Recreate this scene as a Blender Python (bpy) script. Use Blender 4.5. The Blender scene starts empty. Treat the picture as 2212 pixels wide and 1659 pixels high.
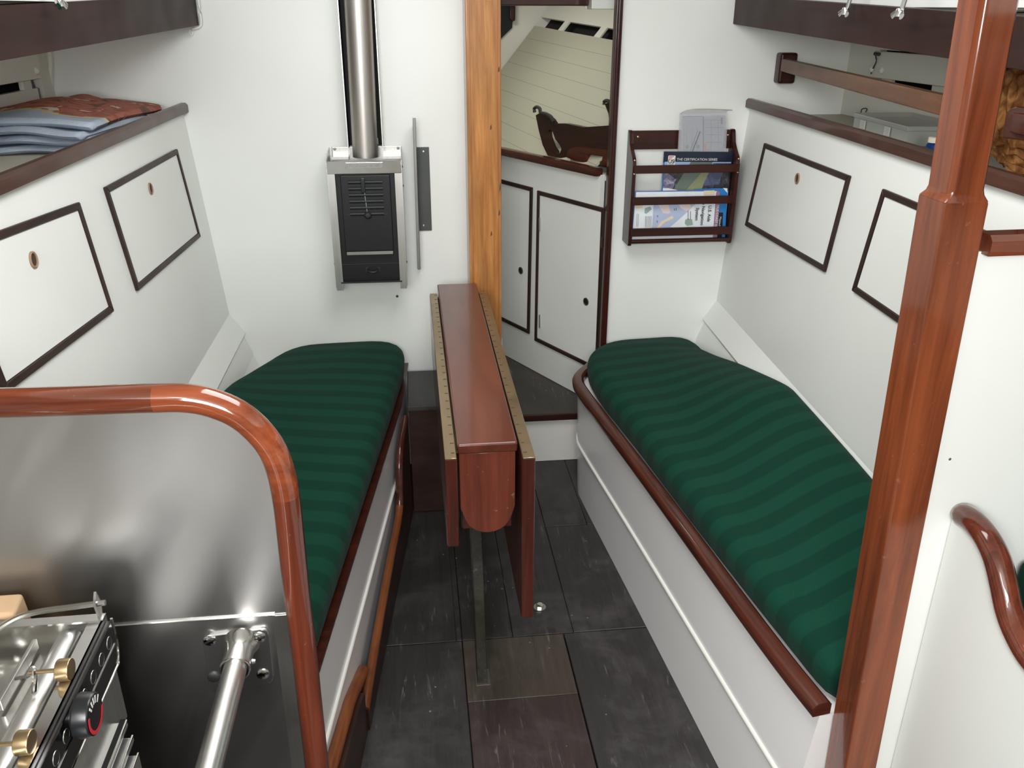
import bpy, bmesh, math, random
from mathutils import Vector, Matrix
random.seed(7)
S = bpy.context.scene
COL = S.collection
PI = math.pi
V = Vector

# ------------------------------------------------------------------ camera
EYE = V((0.0, 0.0, 1.45)); FPX = 1831.0; CX, CY = 1106.0, 829.5
yaw, pitch, roll = [math.radians(a) for a in (6.5334, 23.4972, 0.1571)]
fw = V((math.sin(yaw)*math.cos(pitch), math.cos(yaw)*math.cos(pitch), -math.sin(pitch)))
rt = fw.cross(V((0, 0, 1))).normalized(); up = rt.cross(fw)
rt, up = rt*math.cos(roll)+up*math.sin(roll), -rt*math.sin(roll)+up*math.cos(roll)
cam = bpy.data.objects.new('camera', bpy.data.cameras.new('camera')); COL.objects.link(cam)
cam.matrix_world = Matrix(((rt.x, up.x, -fw.x, EYE.x), (rt.y, up.y, -fw.y, EYE.y), (rt.z, up.z, -fw.z, EYE.z), (0, 0, 0, 1)))
cam.data.sensor_width = 36; cam.data.lens = 36*FPX/2212; cam.data.clip_start = 0.02
S.camera = cam

# ------------------------------------------------------------------ world, lamps, exposure
w = bpy.data.worlds.new('sky'); S.world = w; w.use_nodes = True
w.node_tree.nodes['Background'].inputs[0].default_value = (0.72, 0.80, 0.92, 1)
w.node_tree.nodes['Background'].inputs[1].default_value = 1.0
S.view_settings.view_transform = 'Standard'; S.view_settings.look = 'None'
S.view_settings.gamma = 1.0; S.view_settings.use_curve_mapping = False
S.view_settings.exposure = 0.12

def area(name, loc, aim, sx, sy, power, col):
    l = bpy.data.lights.new(name, 'AREA'); l.shape = 'RECTANGLE'; l.size = sx; l.size_y = sy
    l.energy = power; l.color = col
    o = bpy.data.objects.new(name, l); COL.objects.link(o); o.location = loc
    o.rotation_euler = (V(aim)-V(loc)).to_track_quat('-Z', 'Y').to_euler(); return o
area('main_hatch_light', (0.16, 1.42, 1.84), (0.16, 1.45, 0), 0.60, 0.90, 14.8, (0.985, 0.99, 1.0))
area('companionway_light', (-0.18, -0.68, 1.55), (0.50, 1.0, 0.75), 0.75, 0.55, 39.0, (0.985, 0.99, 1.0))
area('galley_fill', (-0.55, -0.35, 1.80), (-0.55, -0.35, 0.0), 0.25, 0.25, 4.0, (1.0, 0.97, 0.92))  # added fill, brightens the galley that the steel panel reflects
area('forward_fill_light', (0.10, 3.20, 1.80), (0.30, 3.2, 0), 0.30, 0.30, 3.8, (1.0, 0.98, 0.93))  # added fill, brightens the locker front in the forward cabin

# ------------------------------------------------------------------ pixel -> point on a real plane (2212 x 1659 frame)
def ray(x, y): return (rt*((x-CX)/FPX) - up*((y-CY)/FPX) + fw)
def on(x, y, ax, v):
    d = ray(x, y); return EYE + d*((v-EYE[ax])/d[ax])
def Zp(x, y, z=0.0): return on(x, y, 2, z)
def Yp(x, y, v): return on(x, y, 1, v)
def Xp(x, y, v): return on(x, y, 0, v)
def Pp(x, y, p, n):
    d = ray(x, y); n = V(n); return EYE + d*((V(p)-EYE).dot(n)/d.dot(n))
def lerp(a, b, t): return a+(b-a)*t

# ------------------------------------------------------------------ mesh builder
class MB:
    def __init__(s): s.bm = bmesh.new()
    def add(s, t, bev=0, seg=2, mi=0):
        if bev: bmesh.ops.bevel(t, geom=t.edges[:], offset=bev, segments=seg, profile=0.5, affect='EDGES', clamp_overlap=True)
        for f in t.faces: f.material_index = mi
        bmesh.ops.recalc_face_normals(t, faces=t.faces[:])
        me = bpy.data.meshes.new('tmp'); t.to_mesh(me); t.free(); s.bm.from_mesh(me); bpy.data.meshes.remove(me); return s
    def box(s, x0, y0, z0, x1, y1, z1, bev=0, seg=2, mi=0):
        return s.hexa([(x0,y0,z0),(x1,y0,z0),(x1,y1,z0),(x0,y1,z0),(x0,y0,z1),(x1,y0,z1),(x1,y1,z1),(x0,y1,z1)], bev, seg, mi)
    def hexa(s, p, bev=0, seg=2, mi=0):
        t = bmesh.new(); v = [t.verts.new(V(q)) for q in p]
        for f in ((0,1,2,3),(4,7,6,5),(0,4,5,1),(1,5,6,2),(2,6,7,3),(3,7,4,0)): t.faces.new([v[i] for i in f])
        return s.add(t, bev, seg, mi)
    def prism(s, pts, vec, bev=0, seg=2, mi=0):
        t = bmesh.new(); vec = V(vec); a = [t.verts.new(V(q)) for q in pts]; b = [t.verts.new(V(q)+vec) for q in pts]
        t.faces.new(a); t.faces.new(b[::-1]); n = len(a)
        for i in range(n): t.faces.new((a[i], b[i], b[(i+1)%n], a[(i+1)%n]))
        return s.add(t, bev, seg, mi)
    def bar(s, p0, p1, w, h, upv=(0,0,1), bev=0, seg=2, mi=0):
        p0, p1 = V(p0), V(p1); d = (p1-p0).normalized(); r = d.cross(V(upv)).normalized(); u = r.cross(d)
        r = r*w/2; u = u*h/2
        return s.hexa([p0-r-u, p0+r-u, p1+r-u, p1-r-u, p0-r+u, p0+r+u, p1+r+u, p1-r+u], bev, seg, mi)
    def sweep(s, path, prof, upv=(0,0,1), mi=0, cap=True, scale=None):
        """prof: closed list of (side, up)"""
        t = bmesh.new(); path = [V(p) for p in path]; rings = []
        for i, p in enumerate(path):
            d = (path[min(i+1, len(path)-1)]-path[max(i-1, 0)]).normalized()
            r = d.cross(V(upv)).normalized(); u = r.cross(d); k = scale[i] if scale else 1
            rings.append([t.verts.new(p+r*a*k+u*b*k) for a, b in prof])
        n = len(prof)
        for i in range(len(rings)-1):
            for j in range(n): t.faces.new((rings[i][j], rings[i][(j+1)%n], rings[i+1][(j+1)%n], rings[i+1][j]))
        if cap: t.faces.new(rings[0][::-1]); t.faces.new(rings[-1])
        return s.add(t, 0, 1, mi)
    def tube(s, path, r, n=12, upv=(0,0,1), mi=0, flat=1.0, scale=None):
        return s.sweep(path, [(r*math.cos(2*PI*i/n), r*flat*math.sin(2*PI*i/n)) for i in range(n)], upv, mi, True, scale)
    def lathe(s, prof, o, axis, n=24, mi=0):
        """prof: list of (radius, height) from o along axis"""
        t = bmesh.new(); o = V(o); ax = V(axis).normalized(); a = ax.orthogonal().normalized(); b = ax.cross(a); rings = []
        for r, h in prof:
            if r < 1e-6: rings.append([t.verts.new(o+ax*h)])
            else: rings.append([t.verts.new(o+ax*h+(a*math.cos(2*PI*i/n)+b*math.sin(2*PI*i/n))*r) for i in range(n)])
        for i in range(len(rings)-1):
            A, B = rings[i], rings[i+1]
            for j in range(n):
                q = []
                for vv in (A[j%len(A)], A[(j+1)%len(A)], B[(j+1)%len(B)], B[j%len(B)]):
                    if vv not in q: q.append(vv)
                if len(q) > 2: t.faces.new(q)
        for R in (rings[0], rings[-1]):
            if len(R) > 1: t.faces.new(R)
        return s.add(t, 0, 1, mi)
    def quad(s, pts, mi=0):
        t = bmesh.new(); t.faces.new([t.verts.new(V(p)) for p in pts]); 
        for f in t.faces: f.material_index = mi
        me = bpy.data.meshes.new('tmp'); t.to_mesh(me); t.free(); s.bm.from_mesh(me); bpy.data.meshes.remove(me); return s
    def plate(s, outer, holes, vec, mi=0):
        """flat outline with holes, extruded by vec"""
        t = bmesh.new(); es = []
        for loop in [outer]+holes:
            vs = [t.verts.new(V(p)) for p in loop]
            es += [t.edges.new((vs[i], vs[(i+1)%len(vs)])) for i in range(len(vs))]
        bmesh.ops.triangle_fill(t, use_beauty=True, edges=es)
        r = bmesh.ops.extrude_face_region(t, geom=t.faces[:])
        bmesh.ops.translate(t, vec=V(vec), verts=[g for g in r['geom'] if isinstance(g, bmesh.types.BMVert)])
        return s.add(t, 0, 1, mi)

def root_of(o):
    while o.parent: o = o.parent
    return o
def obj(name, mb, mats, parent=None, smooth=40, base=None):
    me = bpy.data.meshes.new(name)
    off = V(root_of(parent).location) if parent else (V(base) if base is not None else V((0,0,0)))
    bmesh.ops.translate(mb.bm, vec=-off, verts=mb.bm.verts[:])
    mb.bm.to_mesh(me); mb.bm.free()
    for m in (mats if isinstance(mats, (list, tuple)) else [mats]): me.materials.append(m)
    if smooth:
        for p in me.polygons: p.use_smooth = True
        me.set_sharp_from_angle(angle=math.radians(smooth))
    o = bpy.data.objects.new(name, me); COL.objects.link(o)
    if smooth and len(me.polygons) < 3000:
        wn = o.modifiers.new('wn', 'WEIGHTED_NORMAL'); wn.keep_sharp = True; wn.weight = 80
    if parent: o.parent = parent
    else: o.location = off
    return o
def tag(o, label=None, cat=None, group=None, kind=None):
    if label: o['label'] = label
    if cat: o['category'] = cat
    if group: o['group'] = group
    if kind: o['kind'] = kind
    return o
def thing(name, label, cat, loc, group=None):
    o = bpy.data.objects.new(name, None); COL.objects.link(o); o.location = V(loc); o.empty_display_size = 0.05
    return tag(o, label, cat, group)
def copy_tree(o, off, parent=None):
    c = o.copy(); COL.objects.link(c)
    if parent: c.parent = parent
    else: c.location = V(o.location)+V(off)
    for ch in list(o.children): copy_tree(ch, off, c)
    return c

# ------------------------------------------------------------------ materials
def lin(c):
    c = c/255.0; return c/12.92 if c <= 0.04045 else ((c+0.055)/1.055)**2.4
def rgb(r, g, b): return (lin(r), lin(g), lin(b), 1)
def newmat(name, col, rough=0.5, metal=0.0, coat=0.0, spec=0.5):
    m = bpy.data.materials.new(name); m.use_nodes = True; b = m.node_tree.nodes['Principled BSDF']
    b.inputs['Base Color'].default_value = col; b.inputs['Roughness'].default_value = rough
    b.inputs['Metallic'].default_value = metal; b.inputs['Coat Weight'].default_value = coat
    b.inputs['Coat Roughness'].default_value = 0.08; b.inputs['Specular IOR Level'].default_value = spec
    return m, m.node_tree, b
def coords(nt, scale, kind='Object', rot=(0,0,0)):
    tc = nt.nodes.new('ShaderNodeTexCoord'); mp = nt.nodes.new('ShaderNodeMapping')
    mp.inputs['Scale'].default_value = scale; mp.inputs['Rotation'].default_value = rot
    nt.links.new(tc.outputs[kind], mp.inputs[0]); return mp.outputs[0]
def noise(nt, vec, sc, det=6, rough=0.6, dist=0.0):
    n = nt.nodes.new('ShaderNodeTexNoise'); n.inputs['Scale'].default_value = sc; n.inputs['Detail'].default_value = det
    n.inputs['Roughness'].default_value = rough; n.inputs['Distortion'].default_value = dist
    nt.links.new(vec, n.inputs['Vector']); return n.outputs['Fac']
def ramp(nt, fac, stops, interp='LINEAR'):
    r = nt.nodes.new('ShaderNodeValToRGB'); r.color_ramp.interpolation = interp; e = r.color_ramp.elements
    while len(e) < len(stops): e.new(0.5)
    for i, (p, c) in enumerate(stops): e[i].position = p; e[i].color = c
    nt.links.new(fac, r.inputs[0]); return r.outputs[0]
def bump(nt, b, h, strength, dist=0.001):
    n = nt.nodes.new('ShaderNodeBump'); n.inputs['Strength'].default_value = strength; n.inputs['Distance'].default_value = dist
    nt.links.new(h, n.inputs['Height']); nt.links.new(n.outputs[0], b.inputs['Normal'])
def mix(nt, f, a, bb, mode='MIX'):
    n = nt.nodes.new('ShaderNodeMix'); n.data_type = 'RGBA'; n.blend_type = mode
    for s_, v_ in ((0, f), (6, a), (7, bb)):
        if isinstance(v_, (float, int, tuple)): n.inputs[s_].default_value = v_
        else: nt.links.new(v_, n.inputs[s_])
    return n.outputs[2]
def g1(v): return (v, v, v, 1)

def paint(name, col, rough=0.35):
    m, nt, b = newmat(name, col, rough); v = coords(nt, (1,1,1))
    n = noise(nt, v, 2.5, 3); c = ramp(nt, n, [(0.3, tuple(x*0.96 for x in col[:3])+(1,)), (0.7, col)])
    nt.links.new(c, b.inputs['Base Color']); bump(nt, b, noise(nt, v, 60, 4), 0.06, 0.002); return m
def wood(name, dark, light, axis='Y', rough=0.3, coat=0.6, sc=1.0, wear=0.0, contrast=1.0):
    m, nt, b = newmat(name, light, rough, 0, coat, 0.22)
    s = {'X': (1.2, 22, 22), 'Y': (9, 1.2, 22), 'Z': (22, 22, 1.2)}[axis]
    v = coords(nt, tuple(k*sc for k in s))
    n1 = noise(nt, v, 2.2, 8, 0.65, 0.6)
    s2 = {'X': (1, 7, 7), 'Y': (3, 1, 7), 'Z': (7, 7, 1)}[axis]
    n2 = noise(nt, coords(nt, tuple(k*sc for k in s2)), 1.1, 3, 0.5, 1.2)
    c1 = ramp(nt, n1, [(0.5-0.22/contrast, dark), (0.5+0.2/contrast, light)])
    c2 = ramp(nt, n2, [(0.3, g1(0.62)), (0.7, g1(1.0))])
    c = mix(nt, 1.0, c1, c2, 'MULTIPLY')
    if wear:
        n3 = noise(nt, coords(nt, (1,1,1)), 90, 2); wr = ramp(nt, n3, [(0.70, g1(0)), (0.76, g1(wear))])
        c = mix(nt, wr, c, rgb(170, 150, 140))
    nt.links.new(c, b.inputs['Base Color'])
    rlo, rhi = (max(0.29, rough*0.85), max(0.33, rough*1.25)) if rough >= 0.25 else (rough*0.8, min(0.26, rough*1.25))
    rr = ramp(nt, noise(nt, coords(nt, (1,1,1)), 9, 1), [(0.2, g1(rlo)), (0.8, g1(rhi))], 'B_SPLINE'); nt.links.new(rr, b.inputs['Roughness'])
    bump(nt, b, n1, 0.10, 0.001); return m
def metal(name, col, rough=0.25, axis=None, smudge=0.12, bmp=0.0):
    m, nt, b = newmat(name, col, rough, 1.0)
    s = {'X': (1.5, 60, 60), 'Y': (60, 1.5, 60), 'Z': (60, 60, 1.5), None: (6, 6, 6)}[axis]
    n1 = noise(nt, coords(nt, s), 2.0, 5); n2 = noise(nt, coords(nt, (1,1,1)), 7, 4, 0.6, 0.8)
    rlo, rhi = (max(0.29, rough-smudge), max(0.33, rough+smudge)) if rough >= 0.25 else (max(0.03, rough-smudge), min(0.26, rough+smudge))
    rr = ramp(nt, n2, [(0.2, g1(rlo)), (0.8, g1(rhi))], 'B_SPLINE'); nt.links.new(rr, b.inputs['Roughness'])
    cc = ramp(nt, n1, [(0.3, tuple(x*0.85 for x in col[:3])+(1,)), (0.7, col)]); nt.links.new(cc, b.inputs['Base Color'])
    if bmp: bump(nt, b, n1, bmp, 0.001)
    return m
def plain(name, col, rough=0.5, met=0.0, coat=0.0):
    m, nt, b = newmat(name, col, rough, met, coat)
    c = ramp(nt, noise(nt, coords(nt, (1,1,1)), 30, 3), [(0.3, tuple(x*0.9 for x in col[:3])+(1,)), (0.7, col)])
    nt.links.new(c, b.inputs['Base Color']); return m

WHITE = paint('cream_white_paint', rgb(230, 232, 227))
SETTEEWHITE = paint('settee_front_grey_white', rgb(232, 230, 229), 0.2)
WHITE_GLOSS = paint('gloss_white_paint', rgb(228, 227, 220), 0.16)
HULLWHITE = paint('hull_white_paint', rgb(222, 220, 208), 0.45)
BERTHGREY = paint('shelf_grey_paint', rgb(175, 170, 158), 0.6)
DARKGAP = plain('dark_gap', rgb(22, 20, 18), 0.9)
MAH_Y = wood('varnished_mahogany_fore_aft', rgb(48, 22, 15), rgb(96, 46, 32), 'Y', 0.28, 0.6)
MAH_X = wood('varnished_mahogany_athwart', rgb(38, 15, 10), rgb(70, 29, 19), 'X', 0.3, 0.25)
MAH_Z = wood('varnished_mahogany_upright', rgb(38, 15, 11), rgb(68, 28, 19), 'Z', 0.3, 0.25)
MAH_RED = wood('red_mahogany_panel', rgb(86, 40, 28), rgb(116, 56, 40), 'Z', 0.4, 0.4, 1, 0.3, 1.4)
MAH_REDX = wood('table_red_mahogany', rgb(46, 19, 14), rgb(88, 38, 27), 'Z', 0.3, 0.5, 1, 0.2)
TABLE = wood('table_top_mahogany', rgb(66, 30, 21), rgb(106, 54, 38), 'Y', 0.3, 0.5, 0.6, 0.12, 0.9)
DARKTRIM = wood('dark_oiled_trim', rgb(36, 24, 19), rgb(66, 47, 38), 'Y', 0.5, 0.1)
DARKTRIMZ = wood('dark_oiled_trim_upright', rgb(36, 24, 19), rgb(66, 47, 38), 'Z', 0.5, 0.1)
BEAM = wood('dark_mahogany_beam', rgb(42, 24, 20), rgb(60, 34, 29), 'Y', 0.5, 0.05, 0.7)
RAILWOOD = wood('brown_mahogany_rail', rgb(80, 48, 28), rgb(122, 78, 48), 'Y', 0.45, 0.2)
POSTW = wood('golden_mahogany_post', rgb(92, 44, 27), rgb(152, 80, 47), 'Z', 0.22, 0.7, 0.8, 0.12)
RAILX = wood('orange_mahogany_rail_athwart', rgb(84, 39, 26), rgb(142, 73, 47), 'X', 0.12, 1.0, 0.8, 0.12)
RAILZ = wood('orange_mahogany_rail_upright', rgb(70, 32, 22), rgb(124, 60, 40), 'Z', 0.12, 1.0, 0.8, 0.12)
EDGEW = wood('light_brown_edge_grain', rgb(98, 50, 24), rgb(150, 86, 46), 'Y', 0.4, 0.3)
BROWNFACE = wood('dark_brown_board_face', rgb(42, 23, 16), rgb(62, 36, 26), 'Y', 0.45, 0.3)
FWDSHADED = paint('forward_hull_shaded', rgb(180, 178, 158), 0.5)  # hull paint darkened; the forward cabin's shade is put into the colour
FIR = wood('orange_fir_mast_wood', rgb(158, 98, 48), rgb(200, 140, 80), 'Z', 0.3, 0.5, 1.6, 0.0, 1.2)
def rubbed(name):
    m, nt, b = newmat(name, (0.56, 0.55, 0.53, 1), 0.3, 1.0)
    v = coords(nt, (1.0, 1.0, 1.0)); v0 = coords(nt, (1, 1, 1), 'Object', (0, math.radians(-28), 0)); mp2 = nt.nodes.new('ShaderNodeMapping'); mp2.inputs['Scale'].default_value = (6.0, 1, 1.3); nt.links.new(v0, mp2.inputs[0]); vs = mp2.outputs[0]
    n1 = noise(nt, vs, 2.4, 4, 0.55, 0.3); n2 = noise(nt, v, 3.0, 2, 0.5, 0.0)
    rr = ramp(nt, n1, [(0.15, g1(0.285)), (0.50, g1(0.34)), (0.85, g1(0.46))], 'B_SPLINE'); nt.links.new(rr, b.inputs['Roughness'])
    cc = ramp(nt, n2, [(0.2, (0.38, 0.375, 0.36, 1)), (0.8, (0.50, 0.495, 0.485, 1))], 'B_SPLINE'); nt.links.new(cc, b.inputs['Base Color'])
    return m
STEEL = rubbed('brushed_stainless_panel')
STEELB = metal('bright_stainless', (0.74, 0.73, 0.71, 1), 0.16, None, 0.06)
STEELBR = metal('satin_stainless_sheet', (0.60, 0.59, 0.56, 1), 0.34, 'Z', 0.08)
TUBESTEEL = metal('satin_tube_steel', (0.66, 0.65, 0.64, 1), 0.26, None, 0.03)
RAILSTEEL = metal('bright_rail_steel', (0.85, 0.85, 0.84, 1), 0.3, None, 0.05)
CHROME = metal('polished_chrome', (0.80, 0.80, 0.80, 1), 0.08, None, 0.04)
FLUE = metal('flue_stainless', (0.50, 0.47, 0.44, 1), 0.42, 'Z', 0.05)
BRASS = metal('aged_brass', (0.40, 0.31, 0.19, 1), 0.38, None, 0.14, 0.1)
BRASSB = metal('knurled_brass', (0.50, 0.37, 0.21, 1), 0.3, None, 0.06)
IRON = plain('black_iron', rgb(15, 16, 17), 0.42, 0.2)
IRONL = plain('worn_black_iron', rgb(40, 42, 44), 0.5, 0.4)
BLACKSHADE = plain('black_and_hole_shade', rgb(12, 12, 12), 0.7)  # flue channel black; in holes, slots and openings it paints their shade
GALV = metal('dull_dark_zinc', (0.10, 0.105, 0.10, 1), 0.55, None, 0.05)
GALVL = metal('dull_grey_zinc', (0.30, 0.30, 0.28, 1), 0.55, None, 0.05)
BLACKG = plain('gloss_black_enamel', rgb(10, 10, 11), 0.12, 0, 0.6)
BLACKP = plain('black_plastic', rgb(22, 24, 27), 0.3)
REDP = plain('red_print', rgb(200, 36, 54), 0.5)
WHITEP = plain('white_print', rgb(232, 232, 228), 0.5)
HOLEW = plain('bare_wood_ring', rgb(150, 122, 100), 0.7)
BRONZE = plain('tarnished_bronze', rgb(96, 86, 66), 0.4, 0.7)
PLYW = wood('pale_block_wood', rgb(206, 166, 126), rgb(232, 200, 164), 'Y', 0.5, 0.1, 0.5)
NAVY = plain('navy_print', rgb(22, 30, 52), 0.3); BLUEP = plain('sky_blue_print', rgb(40, 128, 200), 0.35)
MIDBLUE = plain('chart_margin_blue', rgb(84, 116, 178), 0.35); CHARTBL = plain('chart_water_blue', rgb(176, 188, 214), 0.35)
CHARTWH = plain('chart_white', rgb(228, 232, 236), 0.35); CHARTTAN = plain('chart_land_tan', rgb(226, 208, 178), 0.35)
CHARTPK = plain('chart_land_pink', rgb(220, 204, 204), 0.35); CHARTGR = plain('chart_green_grey', rgb(150, 168, 160), 0.35)
MAUVE = plain('mauve_print', rgb(150, 118, 140), 0.35); SAILG = plain('sail_olive_green', rgb(140, 144, 108), 0.3)
def photo_print(name, stops, sc=60):
    m, nt, b = newmat(name, stops[0][1], 0.3)
    nt.links.new(ramp(nt, noise(nt, coords(nt, (1, 1, 1)), sc, 5, 0.7, 0.6), stops), b.inputs['Base Color']); return m
SAILG2 = plain('sail_grey_green', rgb(104, 118, 108), 0.3); TREES = photo_print('dark_treeline_print', [(0.3, rgb(22, 24, 32)), (0.5, rgb(52, 54, 60)), (0.62, rgb(90, 84, 84)), (0.7, rgb(150, 150, 158))])
LILAC = photo_print('lilac_print', [(0.3, rgb(70, 66, 90)), (0.5, rgb(120, 112, 142)), (0.68, rgb(190, 186, 206))]); SLATE = photo_print('slate_blue_print', [(0.3, rgb(46, 50, 72)), (0.6, rgb(86, 92, 122)), (0.7, rgb(120, 126, 146))], 30)
SKYP = plain('pale_sky_print', rgb(158, 180, 214), 0.3); INK = plain('black_ink', rgb(24, 24, 30), 0.4)
PINKR = plain('faded_red_print', rgb(196, 96, 106), 0.4); ORANGEP = plain('orange_print', rgb(214, 120, 60), 0.4)
CREAMP = plain('cream_plastic', rgb(226, 220, 200), 0.4); BOTTLEB = plain('dark_blue_plastic', rgb(18, 52, 110), 0.3)
CLOTHB = None

def fabric(name, base, dark, period, rough=0.9):
    m, nt, b = newmat(name, base, rough, 0, 0, 0.08)
    wv = nt.nodes.new('ShaderNodeTexWave'); wv.wave_type = 'BANDS'; wv.bands_direction = 'Y'; wv.wave_profile = 'SIN'
    wv.inputs['Scale'].default_value = 2*PI/period/20.0; wv.inputs['Distortion'].default_value = 0.25
    wv.inputs['Detail Scale'].default_value = 0.6
    tc = nt.nodes.new('ShaderNodeTexCoord'); nt.links.new(tc.outputs['Object'], wv.inputs['Vector'])
    st = ramp(nt, wv.outputs['Fac'], [(0.42, g1(0)), (0.58, g1(1))])
    c = mix(nt, st, base, dark)
    tr = noise(nt, coords(nt, (1,1,1)), 700, 2)
    c = mix(nt, 1.0, c, ramp(nt, tr, [(0.3, g1(0.8)), (0.7, g1(1.05))]), 'MULTIPLY'); nt.links.new(c, b.inputs['Base Color'])
    b.inputs['Sheen Weight'].default_value = 0.03; b.inputs['Sheen Roughness'].default_value = 0.5
    n = noise(nt, coords(nt, (1,1,1)), 9, 3); bump(nt, b, mix(nt, 0.15, n, tr), 0.25, 0.006); return m
GREEN = fabric('striped_green_twill', rgb(15, 60, 46), rgb(12, 51, 39), 0.082)

def floorwood(name, base, light):
    m, nt, b = newmat(name, base, 0.5, 0, 0.0)
    v = coords(nt, (26, 1.6, 26)); n1 = noise(nt, v, 2.4, 8, 0.7, 0.5)
    c = ramp(nt, n1, [(0.3, tuple(x*0.55 for x in base[:3])+(1,)), (0.65, base), (0.85, light)])
    n2 = noise(nt, coords(nt, (1,1,1)), 5, 6, 0.7, 0.4); dirt = ramp(nt, n2, [(0.48, g1(0)), (0.72, g1(0.55))])
    c = mix(nt, dirt, c, light)
    vo = nt.nodes.new('ShaderNodeTexVoronoi'); vo.inputs['Scale'].default_value = 26
    nt.links.new(coords(nt, (1,1,1)), vo.inputs['Vector']); sp = ramp(nt, vo.outputs['Distance'], [(0.045, g1(0.8)), (0.075, g1(0))])
    pk = noise(nt, coords(nt, (1,1,1)), 3.1, 2); pk = ramp(nt, pk, [(0.50, g1(0)), (0.55, g1(1))])
    c = mix(nt, mix(nt, 1.0, sp, pk, 'MULTIPLY'), c, rgb(150, 146, 140)); nt.links.new(c, b.inputs['Base Color'])
    sc_n = noise(nt, coords(nt, (38, 4.5, 38)), 1.9, 3, 0.7, 0.8); st_ = ramp(nt, sc_n, [(0.60, g1(0)), (0.70, g1(0.55))])
    pm_ = ramp(nt, noise(nt, coords(nt, (1,1,1)), 4.2, 3), [(0.46, g1(0)), (0.60, g1(1))])
    c = mix(nt, mix(nt, 1.0, st_, pm_, 'MULTIPLY'), c, rgb(116, 112, 108)); nt.links.new(c, b.inputs['Base Color'])
    rr = ramp(nt, n2, [(0.3, g1(0.34)), (0.7, g1(0.62))]); nt.links.new(rr, b.inputs['Roughness'])
    bump(nt, b, n1, 0.35, 0.0015); return m
FL = floorwood('dark_weathered_sole', rgb(46, 43, 42), rgb(82, 79, 78))
FLR = floorwood('reddish_sole_board', rgb(56, 43, 42), rgb(86, 75, 74))
FLP = floorwood('olive_brown_sole_patch', rgb(68, 60, 51), rgb(92, 84, 74))
LEGW = floorwood('weathered_leg_wood', rgb(50, 47, 40), rgb(84, 82, 72))

def glassy(name, col, rough, alpha):
    m, nt, b = newmat(name, col, rough, 0, 0, 0.6); b.inputs['Alpha'].default_value = alpha
    n = noise(nt, coords(nt, (1,1,1)), 40, 3); bump(nt, b, n, 0.2, 0.002); return m
CLEARBOX = glassy('clear_plastic_box', rgb(196, 198, 192), 0.18, 0.62)
CLEARBAG = glassy('clear_vinyl_pouch', rgb(205, 206, 210), 0.06, 0.28)
PLOTTER = glassy('plotter_plastic', rgb(176, 180, 190), 0.3, 0.8)
def towelmat(name, stops, sc):
    m, nt, b = newmat(name, stops[0][1], 0.95, 0, 0, 0.1)
    n = noise(nt, coords(nt, (1, 1, 1)), sc, 3, 0.5, 0.8); c = ramp(nt, n, stops); nt.links.new(c, b.inputs['Base Color'])
    bump(nt, b, noise(nt, coords(nt, (1,1,1)), 160, 3), 0.6, 0.003); return m
TOWR = towelmat('red_terry_print', [(0.0, rgb(52, 50, 60)), (0.36, rgb(120, 92, 80)), (0.39, rgb(164, 104, 88)), (0.50, rgb(170, 112, 96)), (0.60, rgb(148, 80, 70)), (0.63, rgb(206, 196, 176))], 16)
TOWB = towelmat('pale_blue_terry', [(0.3, rgb(150, 160, 176)), (0.7, rgb(176, 186, 198))], 8)
TOWY = towelmat('cream_terry_border', [(0.3, rgb(196, 176, 130)), (0.7, rgb(210, 192, 150))], 20)
FLEECE = towelmat('golden_brown_fleece', [(0.3, rgb(70, 40, 20)), (0.5, rgb(122, 78, 42)), (0.7, rgb(166, 120, 74))], 30)

# ------------------------------------------------------------------ text
def text(body, size, o, xd, yd, mat, parent, name='lettering', bold=0.0):
    cu = bpy.data.curves.new('txt', 'FONT'); cu.body = body; cu.size = size; cu.extrude = 0.0002; cu.offset = bold
    t = bpy.data.objects.new('txt', cu); COL.objects.link(t)
    bpy.context.view_layer.update(); dg = bpy.context.evaluated_depsgraph_get()
    me = bpy.data.meshes.new_from_object(t.evaluated_get(dg)); bpy.data.objects.remove(t); bpy.data.curves.remove(cu)
    xd = V(xd).normalized(); yd = V(yd); yd = (yd-xd*yd.dot(xd)).normalized(); zd = xd.cross(yd)
    M = Matrix(((xd.x, yd.x, zd.x, o[0]), (xd.y, yd.y, zd.y, o[1]), (xd.z, yd.z, zd.z, o[2]), (0,0,0,1)))
    me.transform(Matrix.Translation(-V(root_of(parent).location)) @ M)
    me.materials.clear(); me.materials.append(mat)
    ob = bpy.data.objects.new(name, me); COL.objects.link(ob); ob.parent = parent; return ob

YB = 2.65            # cabin face of the main bulkhead
def curve(pts, n=8):
    """Catmull-Rom through points"""
    pts = [V(p) for p in pts]; out = []
    for i in range(len(pts)-1):
        p0 = pts[max(i-1, 0)]; p1 = pts[i]; p2 = pts[i+1]; p3 = pts[min(i+2, len(pts)-1)]
        for k in range(n):
            t = k/n; out.append(0.5*((2*p1)+(p2-p0)*t+(2*p0-5*p1+4*p2-p3)*t*t+(3*p1-p0-3*p2+p3)*t**3))
    out.append(pts[-1]); return out

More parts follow.
